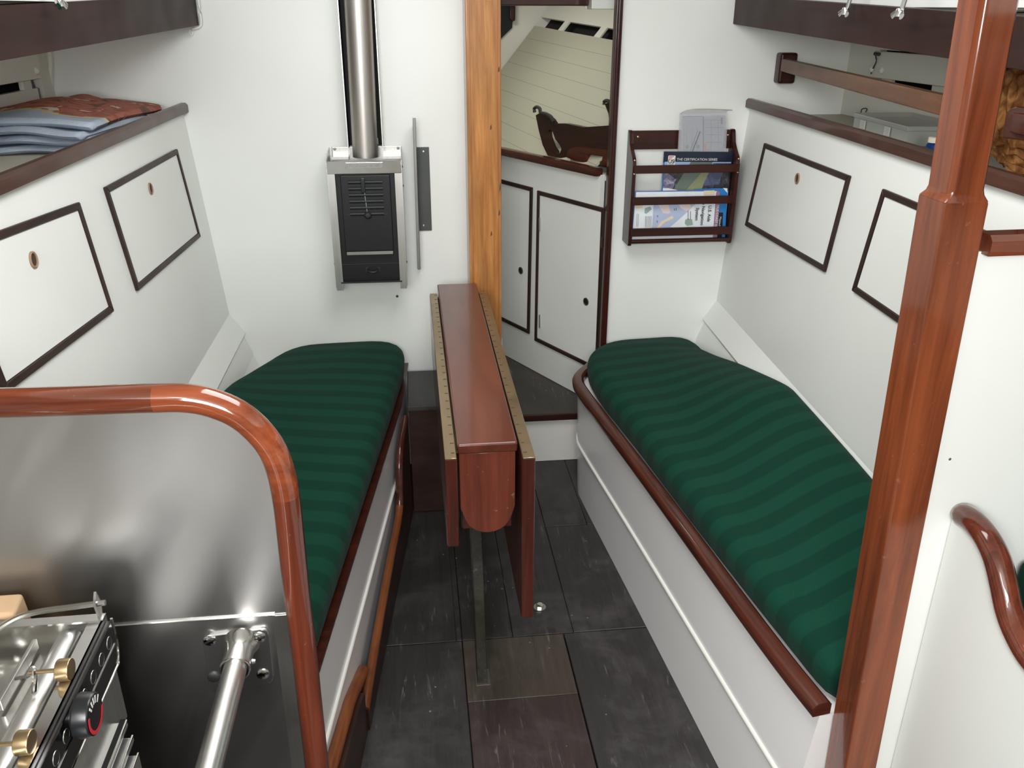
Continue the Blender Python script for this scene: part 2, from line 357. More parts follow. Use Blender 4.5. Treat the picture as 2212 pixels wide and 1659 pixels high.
# ================================================================== SETTING
# ---- floor: separate sole boards
floor = tag(obj('floor', MB().box(-0.45, -1.2, -0.05, 0.80, 2.70, -0.016), DARKGAP), kind='structure')
G = -0.0003
def plank(x0, y0, x1, y1, m):
    obj('plank', MB().box(x0+G, y0+G, -0.015, x1-G, y1-G, 0.0, 0.0012, 1), m, floor)
plank(-0.42, 0.2, 0.069, 1.708, FL)
plank(0.072, 1.500, 0.328, 1.708, FLP); plank(0.072, 0.2, 0.328, 1.498, FLR); plank(0.332, 0.2, 0.78, 1.708, FL)
plank(-0.42, 1.712, 0.055, 2.62, FL); plank(0.056, 1.712, 0.070, 2.62, FL); plank(0.072, 1.712, 0.199, 2.62, FL)
plank(0.201, 1.712, 0.356, 2.62, FL); plank(0.358, 1.712, 0.78, 2.20, FL); plank(0.358, 2.204, 0.488, 2.62, FL); plank(0.490, 2.204, 0.78, 2.62, FL)

# ---- main bulkhead, doorway, steps
ZC = 1.86
DX0, DX1 = 0.262, 0.600
m = MB(); m.box(-1.30, YB, 0.0, DX0, YB+0.025, ZC); m.box(DX1+0.02, YB, 0.0, 1.75, YB+0.025, ZC); m.box(DX0, YB, 0.0, DX1+0.02, YB+0.02, 0.165)
wall_front = tag(obj('wall_front', m, WHITE), kind='structure')
obj('screw', MB().lathe([(0.0045, 0), (0.004, 0.002), (0, 0.0025)], Yp(858, 640, YB), (0,-1,0), 10), GALV, wall_front)
m = MB(); m.box(0.6005, YB-0.030, 0.17, 0.6205, YB+0.008, ZC, 0.004); m.box(0.6075, YB-0.034, 0.17, 0.6145, YB-0.029, ZC, 0.002)
tag(obj('trim_1', m, MAH_Z), kind='structure')
tag(obj('trim_2', MB().box(DX0-0.004, YB-0.006, 0.191, DX0+0.008, YB+0.03, 0.46, 0.003), WHITE), kind='structure')

# ---- ceiling, hull sides, aft wall (mostly out of frame, they carry the light)
tag(obj('ceiling', MB().box(-1.6, -1.4, ZC, 1.9, 4.2, ZC+0.03), HULLWHITE), kind='structure')
m = MB(); m.box(-1.6, -1.4, -0.05, 1.9, -1.36, ZC)
tag(obj('wall_back', m, HULLWHITE), kind='structure')

tag(obj('wall_left_side', MB().box(-1.42, -1.4, -0.05, -1.38, 4.2, ZC), HULLWHITE), kind='structure')
tag(obj('wall_right_side', MB().box(1.80, -1.4, -0.05, 1.84, 4.2, ZC), HULLWHITE), kind='structure')
tag(obj('floor_bilge', MB().box(-1.6, -1.4, -0.08, 1.9, 4.2, -0.052), DARKGAP), kind='structure')
# sloping settee backs (lockers behind) : plane through bottom and top lines
LB0 = V((-0.6035, YB, 0.575)); LT0 = V((-0.6545, YB, 1.190))
RB0 = V((1.000, YB, 0.567)); RT0 = V((1.043, YB, 1.190)); RD = V((0.056, 1, 0)).normalized()  # right one runs slightly inboard aft
LD = V((0, 1, 0))
def backwall(name, b, t, d, length, th):
    p = [b, b-d*length, t-d*length, t]
    return tag(obj(name, MB().prism(p, V(th)), WHITE), kind='structure')
wall_left = backwall('wall_left', LB0, LT0, LD, 1.66, (-0.02, 0, 0))
wall_right = backwall('wall_right', RB0, RT0, RD, 1.66, (0.02, 0, 0))
LN = (LT0-LB0).cross(LD).normalized(); LN = LN if LN.x > 0 else -LN
RN = (RT0-RB0).cross(RD).normalized(); RN = RN if RN.x < 0 else -RN
# sloped ledge under each back plus the panel below it
for nm, b, d, sg in (('trim_3', LB0, LD, 1), ('trim_4', RB0, RD, -1)):
    L = 1.66; e = b+V((sg*0.043, 0, -0.064)); f = e+V((-sg*0.004, 0, -0.010)); g = V((b.x+sg*0.074, YB, 0.36))
    pr = [b, e, f, V((f.x-sg*0.006, YB, f.z)), b+V((-sg*0.02, 0, -0.03))]
    o = tag(obj(nm, MB().prism(pr, -d*L), WHITE), kind='structure')
    pr = [V((f.x-sg*0.004, YB, f.z)), V((f.x+sg*0.020, YB, f.z-0.060)), V((f.x+sg*0.020, YB, 0.38)), V((f.x-sg*0.03, YB, 0.38))]
    obj('lower_board', MB().prism(pr, -d*L), WHITE, o)
    pr = [V((f.x+sg*0.019, YB, f.z-0.066)), V((f.x+sg*0.040, YB, f.z-0.12)), V((f.x+sg*0.04, YB, 0.38)), V((f.x+sg*0.01, YB, 0.38))]
    obj('edge_board', MB().prism(pr, -d*L), WHITE, o)

# shelf surfaces behind the backs, hull lining and deck underside
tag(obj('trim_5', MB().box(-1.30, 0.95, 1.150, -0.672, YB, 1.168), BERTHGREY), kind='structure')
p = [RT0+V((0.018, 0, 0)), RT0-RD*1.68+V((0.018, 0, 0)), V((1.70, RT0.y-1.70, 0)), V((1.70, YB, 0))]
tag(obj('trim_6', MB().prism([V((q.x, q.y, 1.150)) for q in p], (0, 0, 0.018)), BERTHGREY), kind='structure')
def hull(name, sg, X, yend, ystart):
    o = tag(obj(name, MB().box(min(X, X+sg*0.02)+sg*0.075, -1.36, 1.0, max(X, X+sg*0.02)+sg*0.075, YB, ZC), DARKGAP), kind='structure')  # near-black backing; the dark behind the slots is put into its colour
    for z0, z1, dx in ((1.169, 1.268 if sg < 0 else 1.268, 0.0), (1.292 if sg < 0 else 1.290, 1.371 if sg < 0 else 1.360, 0.018), (1.374 if sg < 0 else 1.363, 1.458, 0.006)):
        x0, x1 = sorted((X-sg*dx, X-sg*dx+sg*0.016))
        obj('lining_board', MB().box(x0, 0.6, z0, x1, yend, z1, 0.003), HULLWHITE, o)
    for k in range(6):
        y = yend-0.03-k*0.235-(0.02 if k else 0)
        x0, x1 = sorted((X+sg*0.002, X+sg*0.014))
        obj('spacer_block', MB().box(x0, y-0.055, 1.255, x1, y, 1.305, 0.002), HULLWHITE, o)
    return o
wl = hull('wall_left', -1, -1.00, 2.55, 0.6)
wr = hull('wall_right', 1, 1.335, 2.46, 0.6)
# smooth frame pieces between the lining boards and the bulkhead, with a ragged dark joint
def frame(nm, X, sg, yend, wav):
    pts = []
    for i, (dy, z) in enumerate(wav): pts.append(V((X, yend+dy, z)))
    pts += [V((X+sg*0.04, YB, 1.46)), V((X, YB, 1.169))]
    pts = [V((X, yend+dy, z)) for dy, z in wav]+[V((X, YB, 1.46)), V((X, YB, 1.169))]
    tag(obj(nm, MB().prism(pts, (sg*0.02, 0, 0)), HULLWHITE), kind='structure')
frame('trim_7', -0.996, -1, 2.55, [(0.060, 1.169), (0.048, 1.19), (0.036, 1.22), (0.024, 1.27), (0.014, 1.29), (0.012, 1.32), (0.003, 1.345), (0.004, 1.40), (0.003, 1.46)])
frame('trim_8', 1.341, 1, 2.46, [(0.006, 1.169), (0.006, 1.29), (0.012, 1.32), (0.003, 1.34), (0.014, 1.38), (0.01, 1.46)])
# cove at the bulkhead on the left
tag(obj('trim_9', MB().tube(curve([V((-1.016, YB-0.004, 1.165)), Yp(108, 180, YB-0.004), Yp(107, 115, YB-0.004), V((-0.99, YB-0.004, 1.46))], 6), 0.010, 8, (0,1,0)), HULLWHITE), kind='structure')
# deck underside outboard and cabin trunk sides above the beams
tag(obj('trim_10', MB().box(-1.35, -0.5, 1.46, -0.66, YB, 1.48), HULLWHITE), kind='structure')
tag(obj('trim_11', MB().box(1.02, -0.5, 1.46, 1.75, YB, 1.48), HULLWHITE), kind='structure')
tag(obj('trim_12', MB().prism([V((-0.60, YB, 1.475)), V((-0.655, -1.3, 1.455)), V((-0.655, -1.3, ZC)), V((-0.60, YB, ZC))], (-0.02, 0, 0)), WHITE), kind='structure')
tag(obj('trim_13', MB().prism([V((0.990, YB, 1.475)), V((0.985, -1.3, 1.44)), V((0.985, -1.3, ZC)), V((0.990, YB, ZC))], (0.02, 0, 0)), WHITE), kind='structure')

# ================================================================== FORWARD CABIN
FA = Zp(1095, 770, 0.19); FB = Zp(1243, 850, 0.19); FDr = (FB-FA).normalized(); FN = V((FDr.y, -FDr.x, 0)); FN = FN if FN.x < 0 else -FN
def Fp(x, y, off=0.0): return Pp(x, y, FA+FN*off, FN)
# step and sole of the forward cabin
step = thing('step', 'low white step with dark mahogany tread in the doorway', 'step', (0.45, 2.62, 0))
T0 = [V((-0.02, 2.613, 0)), V((0.62, 2.613, 0)), V((0.62, 2.676, 0)), FB+FDr*0.03, FA-FDr*0.6, V((-0.02, 3.6, 0))]
T0 = [V((0.275, 2.613, 0)), V((0.585, 2.613, 0)), V((0.585, 2.70, 0)), FB+V((0.08, 0, 0)), FA-FDr*0.6+V((0.08, 0, 0)), V((-0.30, 3.9, 0)), V((-0.30, 2.70, 0)), V((0.275, 2.70, 0))]
obj('tread', MB().prism([V((q.x, q.y, 0.172)) for q in T0], (0, 0, 0.018), 0.002, 1), floorwood('dark_step_tread', rgb(52, 46, 42), rgb(76, 70, 64)), step)
obj('nosing', MB().box(0.262, 2.601, 0.166, 0.60, 2.616, 0.191, 0.004), MAH_X, step)
obj('riser', MB().box(0.262, 2.620, 0.001, 0.60, 2.646, 0.171), WHITE_GLOSS, step)

cab = thing('berth_locker', 'white angled locker front beyond the doorway with dark framed doors', 'cabinet', FA)
h0, h1 = 0.192, 0.985
A0 = FA-FDr*0.75; B0 = FB+FDr*0.088
obj('front_panel', MB().prism([V((A0.x, A0.y, h0)), V((B0.x, B0.y, h0)), V((B0.x, B0.y, h1)), V((A0.x, A0.y, h1))], -FN*0.018), WHITE, cab)
zr = 0.993
cr = [V((A0.x, A0.y, zr))+FN*0.004, V((B0.x, B0.y, zr))+FN*0.004]
obj('top_rail', MB().bar(cr[0], cr[1], 0.032, 0.028, bev=0.008), MAH_Y, cab)
out = V((1.0, 0.0, 0))
obj('berth_top', MB().prism([V((A0.x, A0.y, h1-0.02))-FN*0.02, V((B0.x-0.0, B0.y, h1-0.02))-FN*0.02, V((1.6, B0.y, h1-0.02)), V((1.6, 4.0, h1-0.02)), V((A0.x, 4.0, h1-0.02))], (0, 0, 0.012)), HULLWHITE, cab)
def door_frame(P, parent, corners, wd, proud, n, matA, matB, ring=None, holecol=None):
    """corners: 4 outer corners (3D on the plane), order tl,tr,br,bl ; n = outward normal"""
    c = [V(q) for q in corners]; n = V(n).normalized(); cen = sum(c, V((0,0,0)))/4
    def inner(i):
        a = c[i]; e1 = (c[(i+1)%4]-a).normalized(); e0 = (c[(i-1)%4]-a).normalized()
        s = e1.cross(e0).length; return a+(e1+e0)*(wd/s)
    q = [inner(i) for i in range(4)]
    for i in range(4):
        j = (i+1)%4
        mm = MB().prism([c[i], c[j], q[j], q[i]], n*proud, 0.0012, 1)
        obj('frame_rail', mm, matA if i in (0, 2) else matB, parent)
    g = 0.0015
    q2 = [a+(cen-a).normalized()*g*1.5 for a in q]
    obj('door_panel', MB().prism(q2, n*proud*0.55), WHITE, parent)
    return n*proud*0.55
def ring_at(parent, p, n, r, off, m1, m2):
    n = V(n).normalized(); p = V(p)+n*off
    o = obj('finger_hole', MB().lathe([(r*0.72, 0), (r*0.72, 0.0022), (r*0.86, 0.0034), (r, 0.0022), (r, 0)], p, n, 24), m1, parent)
    obj('hole_shade', MB().lathe([(r*0.70, 0.0002), (r*0.70, 0.0008)], p, n, 20), m2, o)  # flat dark disc, the hole's shade put into its colour
# forward doors
def fdoor(parent, corners, wd, proud, n, rp):
    c = [V(q) for q in corners]; n = V(n).normalized(); cen = sum(c, V((0,0,0)))/4; q = []
    for i in range(4):
        a = c[i]; e1 = (c[(i+1)%4]-a).normalized(); e0 = (c[(i-1)%4]-a).normalized(); q.append(a+(e1+e0)*(wd/e1.cross(e0).length))
    d = obj('door', MB().prism([a+(cen-a).normalized()*0.002 for a in q], n*proud*0.55), WHITE, parent)
    for i in range(4):
        obj('frame_rail', MB().prism([c[i], c[(i+1)%4], q[(i+1)%4], q[i]], n*proud, 0.0012, 1), DARKTRIM if i in (0, 2) else DARKTRIMZ, d)
    r = 0.0135; p = V(rp)+n*proud*0.55
    obj('finger_hole', MB().lathe([(r*0.72, 0), (r*0.72, 0.0022), (r*0.86, 0.0034), (r, 0.0022), (r, 0)], p, n, 24), BRONZE, d)
    obj('hole_shade', MB().lathe([(r*0.70, 0.0002), (r*0.70, 0.0008)], p, n, 20), BLACKSHADE, d)  # flat disc painted with the shade inside the finger hole
    return d
d1 = None
c = [Fp(1152, 405), Fp(1145, 721), None, None]
zt, zb = 0.893, 0.336
tr_, br_ = Fp(1152, 405), Fp(1145, 721); tl_ = tr_-FDr*0.36; bl_ = br_-FDr*0.36
tl_.z = tr_.z; bl_.z = br_.z
d1 = fdoor(cab, [tl_, tr_, br_, bl_], 0.014, 0.007, FN, Fp(1127, 584))
d2 = None
tl_, tr_ = Fp(1163, 411), Fp(1308, 452); bl_, br_ = Fp(1157, 735), Fp(1293, 800)
tr_.z = tl_.z; br_.z = bl_.z
d2 = fdoor(cab, [tl_, tr_, br_, bl_], 0.014, 0.007, FN, Fp(1268, 651))
for py in (470, 680):
    a = Fp(1166, py, 0.007); a2 = Fp(1166, py+28, 0.007)
    obj('hinge', MB().tube([a, a2], 0.0035, 8, (1,0,0)), STEELB, d2)
obj('catch_plate', MB().bar(Fp(1300, 513, 0.008), Fp(1299, 535, 0.008), 0.002, 0.010, FDr), BRONZE, d2)

# hull planking forward, with vent slots near the top
H1 = Yp(1165, 42, 3.92); H2 = Yp(1345, 72, 3.2); H3 = Yp(1083, 150, 3.92)
H3 = H1+(H3-H1)*1.0
hd = (H2-H1); hs = (H3-H1).normalized(); HN = hd.cross(hs).normalized(); HN = HN if HN.x < 0 else -HN
wf = tag(obj('wall_forward', MB().prism([H1-hs*0.30+V((0.05,0.02,0)), H1+hd*1.3-hs*0.30+V((0.05,0.02,0)), H1+hd*1.3+hs*0.42+V((0.05,0.02,0)), H1+hs*0.42+V((0.05,0.02,0))], (0.01,0,0)), DARKGAP), kind='structure')
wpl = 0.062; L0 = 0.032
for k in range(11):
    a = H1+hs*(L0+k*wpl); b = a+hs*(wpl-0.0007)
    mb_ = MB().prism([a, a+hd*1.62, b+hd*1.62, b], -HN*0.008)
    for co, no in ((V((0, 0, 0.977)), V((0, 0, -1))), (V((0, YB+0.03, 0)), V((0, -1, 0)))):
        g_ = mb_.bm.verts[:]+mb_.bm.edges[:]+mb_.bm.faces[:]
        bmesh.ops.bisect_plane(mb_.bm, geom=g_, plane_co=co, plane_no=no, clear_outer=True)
    if len(mb_.bm.faces): obj('plank', mb_, FWDSHADED, wf)
for k in range(3):
    a = H1-hs*(0.012+k*0.075); b = a-hs*(0.074)
    obj('plank', MB().prism([a, a+hd*1.62, b+hd*1.62, b], -HN*0.008), HULLWHITE, wf)
for t0, t1 in ((0.325, 0.385), (0.755, 0.82), (1.14, 1.24)):
    a = H1-hs*0.012; b = H1+hs*L0
    obj('spacer_block', MB().prism([a+hd*t0, a+hd*t1, b+hd*t1, b+hd*t0], -HN*0.006), HULLWHITE, wf)
# chain-locker bulkhead
m = MB().box(-0.9, 3.93, 0.0, 1.2, 3.95, ZC)
fb = tag(obj('wall_forward', m, HULLWHITE), kind='structure')
obj('opening_shade', MB().prism([Yp(1060, -10, 3.925), Yp(1112, -10, 3.925), Yp(1106, 60, 3.925), Yp(1060, 105, 3.925)], (0, -0.004, 0)), BLACKSHADE, fb)  # flat black sheet painting the shade of an opening
obj('wall_cleat', MB().prism([Yp(1100, -10, 3.915), Yp(1113, -10, 3.915), Yp(1112, 44, 3.915), Yp(1106, 47, 3.915), Yp(1100, 40, 3.915)], (0, -0.02, 0), 0.003), MAH_Z, fb)
m = MB().box(-0.98, YB+0.025, 0.0, -0.95, 3.95, ZC); tag(obj('wall_left', m, HULLWHITE), kind='structure')
m = MB().box(1.60, YB+0.025, 0.0, 1.63, 3.95, ZC); tag(obj('wall_right', m, HULLWHITE), kind='structure')
a = Yp(1270, 13, 2.95); 
tag(obj('deck_beam', MB().box(-0.3, 2.94, a.z, a.x, 2.98, a.z+0.09, 0.004), MAH_X, base=(0.3, 2.96, a.z)), 'dark mahogany deck beam crossing above the doorway', 'beam')
b = Yp(1335, 20, 2.92)
tag(obj('carlin_block', MB().box(a.x+0.002, 2.90, b.z, 0.75, 3.0, b.z+0.12, 0.003), WHITE, base=(0.65, 2.95, b.z)), 'white painted block at the end of the deck beam over the doorway', 'block')

# carved wooden ladder side lying on the forward berth
def fext(px, off): return [Pp(x, y, FA+FN*off, FN) for x, y in px]
lad = thing('boarding_ladder', 'dark mahogany boarding ladder with metal hooks lying on the forward berth', 'ladder', V((0.62, 2.9, 0.98)))
off = -0.060
outer = fext([(1157, 249), (1166, 244), (1180, 250), (1190, 258), (1196, 267), (1222, 267), (1260, 275), (1330, 270), (1330, 366), (1262, 352), (1183, 336), (1172, 313), (1164, 283)], off)
hole = fext([(1188, 279), (1193, 283), (1199, 300), (1209, 313), (1213, 322), (1208, 333), (1201, 331), (1192, 318), (1184, 297), (1183, 285)], off)
obj('side_board', MB().plate(outer, [hole], -FN*0.02), BROWNFACE, lad, 30)
obj('step_board', MB().plate(fext([(1224, 340), (1224, 330), (1232, 320), (1248, 317), (1330, 327), (1330, 364), (1240, 347)], off+0.022), [fext([(1268, 333), (1302, 338), (1300, 347), (1286, 354), (1268, 350)], off+0.022)], -FN*0.021), MAH_Y, lad, 30)
obj('far_side', MB().plate(fext([(1306, 224), (1318, 221), (1330, 232), (1330, 275), (1318, 275), (1314, 245)], off-0.05), [], -FN*0.02), BROWNFACE, lad, 30)
obj('hook', MB().tube(curve(fext([(1155, 242), (1154, 235), (1160, 231), (1166, 235), (1168, 243), (1180, 246), (1190, 252), (1196, 263)], off+0.012), 5), 0.006, 8), GALV, lad)
obj('hook', MB().tube(curve(fext([(1305, 226), (1306, 219), (1313, 218), (1319, 223), (1322, 234)], off-0.038), 5), 0.006, 8), GALV, lad)

# ================================================================== MAST POST and box
box = thing('step_box', 'dark brown wooden box step at foot of the mast post, left of table', 'box', (0.1, 2.33, 0))
obj('front_board', MB().box(-0.046, 2.330, 0.001, 0.262, 2.346, 0.358, 0.002), BROWNFACE, box)
obj('side_board', MB().box(-0.046, 2.346, 0.001, -0.030, 2.598, 0.358), BROWNFACE, box)
obj('side_board', MB().box(0.246, 2.346, 0.001, 0.262, 2.598, 0.358), BROWNFACE, box)
obj('lid', MB().box(-0.050, 2.322, 0.358, 0.266, 2.600, 0.375, 0.003), FL, box)
post = thing('mast_post', 'orange varnished fir mast post beside the doorway', 'post', (0.205, 2.59, 0.376))
obj('shaft', MB().box(0.158, 2.535, 0.376, 0.257, 2.647, ZC-0.002, 0.004), FIR, post)
for px in (1018, 1076):     # glued laminate lines
    a = Yp(px, 300, 2.534)
    obj('laminate_line', MB().box(a.x-0.0006, 2.5342, 0.40, a.x+0.0006, 2.5352, ZC-0.01), plain('glue_line_brown%d' % px, rgb(138, 78, 36), 0.5), post)
for px, py, r in ((1077, 150, 3), (1080, 405, 5), (1078, 460, 4), (1061, 505, 3), (1060, 275, 3)):
    a = Yp(px, py, 2.5345)
    obj('dent', MB().prism([a+V((-0.002, 0, r*-0.0025)), a+V((0.003, 0, -0.004)), a+V((0.002, 0, r*0.0028)), a+V((-0.001, 0, 0.004))], (0, -0.0006, 0)), plain('dent_dark_%d' % py, rgb(84, 56, 36), 0.7), post)

# ================================================================== BULKHEAD HEATER
st = thing('cabin_heater', 'black solid fuel cabin heater in a stainless frame on the bulkhead', 'stove', (-0.14, YB-0.05, 0.70))
YF = 2.52
bx0, bx1 = -0.238, -0.035; zt, zbm = 1.066, 0.700
XL, XR = -0.247, -0.036; zb0, zb1 = 1.030, 1.0665
m = MB(); m.box(-0.240, YB-0.008, 0.72, -0.034, YB-0.002, 1.090, 0.002); m.box(-0.240, 2.60, 1.058, -0.19, YB-0.008, 1.066); m.box(-0.09, 2.60, 1.058, -0.034, YB-0.008, 1.066)
obj('back_plate', m, STEELBR, st)
sh = MB(); sh.box(XL, YF-0.003, zb0, XR, YF, zb1, 0.001, 1)
band = obj('top_band', sh, STEELB, st)
pa, pb = Yp(745, 352, YF-0.004), Yp(828, 362, YF-0.004)
npz = obj('name_plate', MB().box(pa.x, YF-0.0052, pb.z, pb.x, YF-0.003, pa.z, 0.0006, 1), GALVL, band)
ptx = lerp(pa.x, pb.x, 0.27)
text('COLE STOVE', 0.0085, V((ptx, YF-0.0054, lerp(pb.z, pa.z, 0.24))), (1,0,0), (0,0,1), STEELB, st)
m = MB()
for k in range(3): m.box(pa.x+0.004+k*0.004, YF-0.0058, pb.z+0.003, pa.x+0.0065+k*0.004, YF-0.0052, pa.z-0.003-0.001*k)
for k in range(6): m.box(lerp(pa.x, pb.x, 0.77)+k*0.0026, YF-0.0058, pb.z+0.0035, lerp(pa.x, pb.x, 0.77)+0.0016+k*0.0026, YF-0.0052, pa.z-0.0035-0.0012*(k%2))
m.box(pa.x, YF-0.006, pa.z-0.0012, pb.x, YF-0.0052, pa.z); m.box(pa.x, YF-0.006, pb.z, pb.x, YF-0.0052, pb.z+0.0012); m.box(pa.x, YF-0.006, pb.z, pa.x+0.0012, YF-0.0052, pa.z); m.box(pb.x-0.0012, YF-0.006, pb.z, pb.x, YF-0.0052, pa.z)
obj('plate_relief', m, STEELB, st)
for sgn in (-1, 1):
    x = XL if sgn < 0 else XR
    # angled side plates reaching back to the bulkhead
    pr = [V((x, YF, zb1)), V((x, YF, zb0-0.01)), V((x, YB-0.008, 0.74)), V((x, YB-0.008, 1.088)), V((x, YB-0.03, 1.088))]
    pr = [V((x, YF, zb1)), V((x, YF, 0.69)), V((x, YB-0.008, 0.72)), V((x, YB-0.008, 1.088)), V((x, YB-0.03, 1.085))]
    obj('side_plate', MB().prism(pr, (sgn*0.002, 0, 0)), STEELBR, st)
    a0 = x; a1 = x-sgn*0.020
    obj('corner_strip', MB().box(min(a0, a1), YF-0.001, 0.682, max(a0, a1), YF+0.001, zb0+0.002), STEELBR, st)
    for zz in (1.045, 0.99, 0.76):
        obj('rivet', MB().lathe([(0.004, 0), (0.003, 0.002), (0, 0.003)], V((x+sgn*0.002, YF+0.02, zz)), (sgn, 0, 0), 8), GALV, st)
fx0, fx1 = XL+0.020, XR-0.020
firebox = obj('firebox', MB().box(fx0-0.012, YF+0.012, 0.708, fx1+0.012, YB-0.009, 1.045, 0.002), IRON, st)
dr_ = MB(); dx0, dx1 = fx0+0.014, fx1-0.014
dr_.box(dx0, YF+0.004, 0.800, dx1, YF+0.012, 1.025, 0.003)
door = obj('firebox_door', dr_, IRON, st)
for k in range(6):
    z = 1.005-k*0.0185
    obj('louvre', MB().tube([V((dx0+0.022, YF+0.003, z)), V((dx1-0.022, YF+0.003, z))], 0.0052, 10, (0,1,0), flat=0.8), IRONL, door)
obj('door_bar', MB().box(dx0+0.01, YF+0.001, 0.909, dx1-0.01, YF+0.004, 0.914), IRONL, door)
obj('knob', MB().lathe([(0.004, 0), (0.004, 0.006), (0.010, 0.008), (0.011, 0.014), (0.007, 0.019), (0, 0.020)], V(((dx0+dx1)/2+0.002, YF+0.004, 0.911)), (0,-1,0), 16), IRONL, door)
lat = obj('latch', MB().box((dx0+dx1)/2-0.013, YF-0.004, 0.975, (dx0+dx1)/2-0.001, YF+0.004, 1.018, 0.002), BLACKP, door)
obj('chain', MB().tube([V(((dx0+dx1)/2-0.004, YF+0.001, 0.975)), V(((dx0+dx1)/2, YF+0.001, 0.918))], 0.0018, 6, (0,1,0)), GALVL, door)
m = MB().box(dx0+0.004, YF-0.006, 0.797, dx1-0.002, YF+0.004, 0.800, 0.001, 1); m.box(dx0+0.004, YF-0.008, 0.792, dx1-0.002, YF-0.006, 0.802, 0.001, 1)
obj('ash_lip', m, GALVL, st)
drw = obj('ash_drawer', MB().box(fx0-0.004, YF+0.003, 0.716, fx1+0.004, YF+0.012, 0.763, 0.001), IRON, st)
cx_ = (fx0+fx1)/2+0.006
m = MB().box(cx_-0.022, YF, 0.738, cx_-0.013, YF+0.003, 0.752); m.box(cx_+0.013, YF, 0.738, cx_+0.022, YF+0.003, 0.752)
m.tube(curve([V((cx_-0.014, YF+0.002, 0.746)), V((cx_-0.012, YF-0.010, 0.742)), V((cx_, YF-0.014, 0.740)), V((cx_+0.012, YF-0.010, 0.742)), V((cx_+0.014, YF+0.002, 0.746))], 4), 0.0035, 8)
obj('drawer_handle', m, IRONL, drw)
obj('bottom_tray', MB().box(fx0-0.006, YF-0.004, 0.704, fx1+0.006, YB-0.009, 0.709), IRONL, st)
for px, py in ((723, 322), (860, 320)):
    obj('screw', MB().lathe([(0.0045, 0), (0.004, 0.002), (0, 0.003)], Yp(px, py, YB-0.009), (0,-1,0), 10), GALVL, st)
# flue pipe and its heat shield channel : a thing of their own
fl = thing('flue_pipe', 'tall stainless flue pipe in a black channel above the cabin heater', 'pipe', (-0.138, 2.595, 1.068))
obj('pipe', MB().lathe([(0.0375, 0), (0.0375, 0.79)], (-0.139, 2.585, 1.068), (0.006/0.44, 0, 1), 40), FLUE, fl)
xa, xb = -0.188, -0.088
m = MB(); m.box(xa, YB-0.004, 1.092, xb, YB-0.001, ZC-0.002)
m.box(xa, 2.592, 1.092, xa+0.002, YB-0.004, ZC-0.002); m.box(xb-0.002, 2.592, 1.092, xb, YB-0.004, ZC-0.002)
obj('shield_channel', m, BLACKSHADE, fl)
m = MB(); m.box(xa-0.0012, 2.590, 1.070, xa+0.001, 2.5935, ZC-0.002); m.box(xb-0.001, 2.590, 1.070, xb+0.0012, 2.5935, ZC-0.002)
obj('channel_edge', m, STEELBR, fl)
a = Yp(818, 305, 2.588); obj('clip', MB().box(a.x-0.008, 2.583, a.z-0.009, a.x-0.001, 2.590, a.z+0.009, 0.001), STEELB, fl)

# plate on edge beside the heater
hp = thing('heat_shield', 'narrow grey metal plate standing edge-on beside the heater', 'plate', (0.01, 2.6, 0.9))
t0, t1 = Yp(899, 264, 2.50), Yp(906, 578, 2.58)
th = 0.0085
pr = [V((0.003, 2.55, 1.180)), V((0.003, 2.645, 1.150)), V((0.000, 2.645, 0.705)), V((-0.002, 2.56, 0.730))]
obj('plate', MB().prism(pr, (th, 0, 0), 0.001, 1), GALVL, hp)
a, b = Yp(905, 318, YB-0.004), Yp(925, 498, YB-0.004)
obj('bracket', MB().box(0.010, YB-0.005, b.z, a.x+0.030, YB-0.001, a.z, 0.001), GALV, hp)
for py in (328, 487): obj('screw', MB().lathe([(0.0035, 0), (0.003, 0.0015), (0, 0.002)], Yp(915, py, YB-0.005), (0,-1,0), 10), STEELB, hp)

# ================================================================== SETTEES
settR = thing('settee', 'white fronted settee base with mahogany edge, right of the aisle', 'settee', (0.75, 1.7, 0.0))
def off2(pts, d):
    """offset plan polyline sideways to the right of travel by d"""
    out = []
    for i, p in enumerate(pts):
        t = (pts[min(i+1, len(pts)-1)]-pts[max(i-1, 0)]).normalized(); out.append(p+V((t.y, -t.x, 0))*d)
    return out
Rb = curve([V((0.600, 1.013, 0)), V((0.583, 1.255, 0)), V((0.540, 1.80, 0)), V((0.500, 2.30, 0)), V((0.497, 2.41, 0)), V((0.515, 2.47, 0)), V((0.56, 2.535, 0)), V((0.587, 2.60, 0))], 5)   # at the sole
Rt = curve([V((0.635, 1.013, 0)), V((0.609, 1.20, 0)), V((0.545, 1.80, 0)), V((0.487, 2.30, 0)), V((0.484, 2.41, 0)), V((0.505, 2.47, 0)), V((0.55, 2.535, 0)), V((0.587, 2.60, 0))], 5)   # at the seat edge
def loft(lo, hi, z0, z1, back):
    t = bmesh.new(); n = len(lo)
    A = [t.verts.new(V((p.x, p.y, z0))) for p in lo]; B = [t.verts.new(V((p.x, p.y, z1))) for p in hi]
    A += [t.verts.new(V((p[0], p[1], z0))) for p in back]; B += [t.verts.new(V((p[0], p[1], z1))) for p in back]
    n = len(A); t.faces.new(A); t.faces.new(B[::-1])
    for i in range(n): t.faces.new((A[i], B[i], B[(i+1)%n], A[(i+1)%n]))
    return MB().add(t)
backR = [(0.935, 2.60), (0.87, 1.013)]
zm = 0.190
mid = [a.lerp(b, 0.5) for a, b in zip(Rb, Rt)]
inn = off2(mid, 0.007)
obj('lower_front', loft(Rb, mid, 0.001, zm, backR), SETTEEWHITE, settR, 50)
obj('upper_front', loft(mid, Rt, zm+0.001, 0.378, backR), SETTEEWHITE, settR, 50)
obj('bead', MB().tube([V((p.x, p.y, zm)) for p in mid[:-3]], 0.006, 10), WHITE_GLOSS, settR)
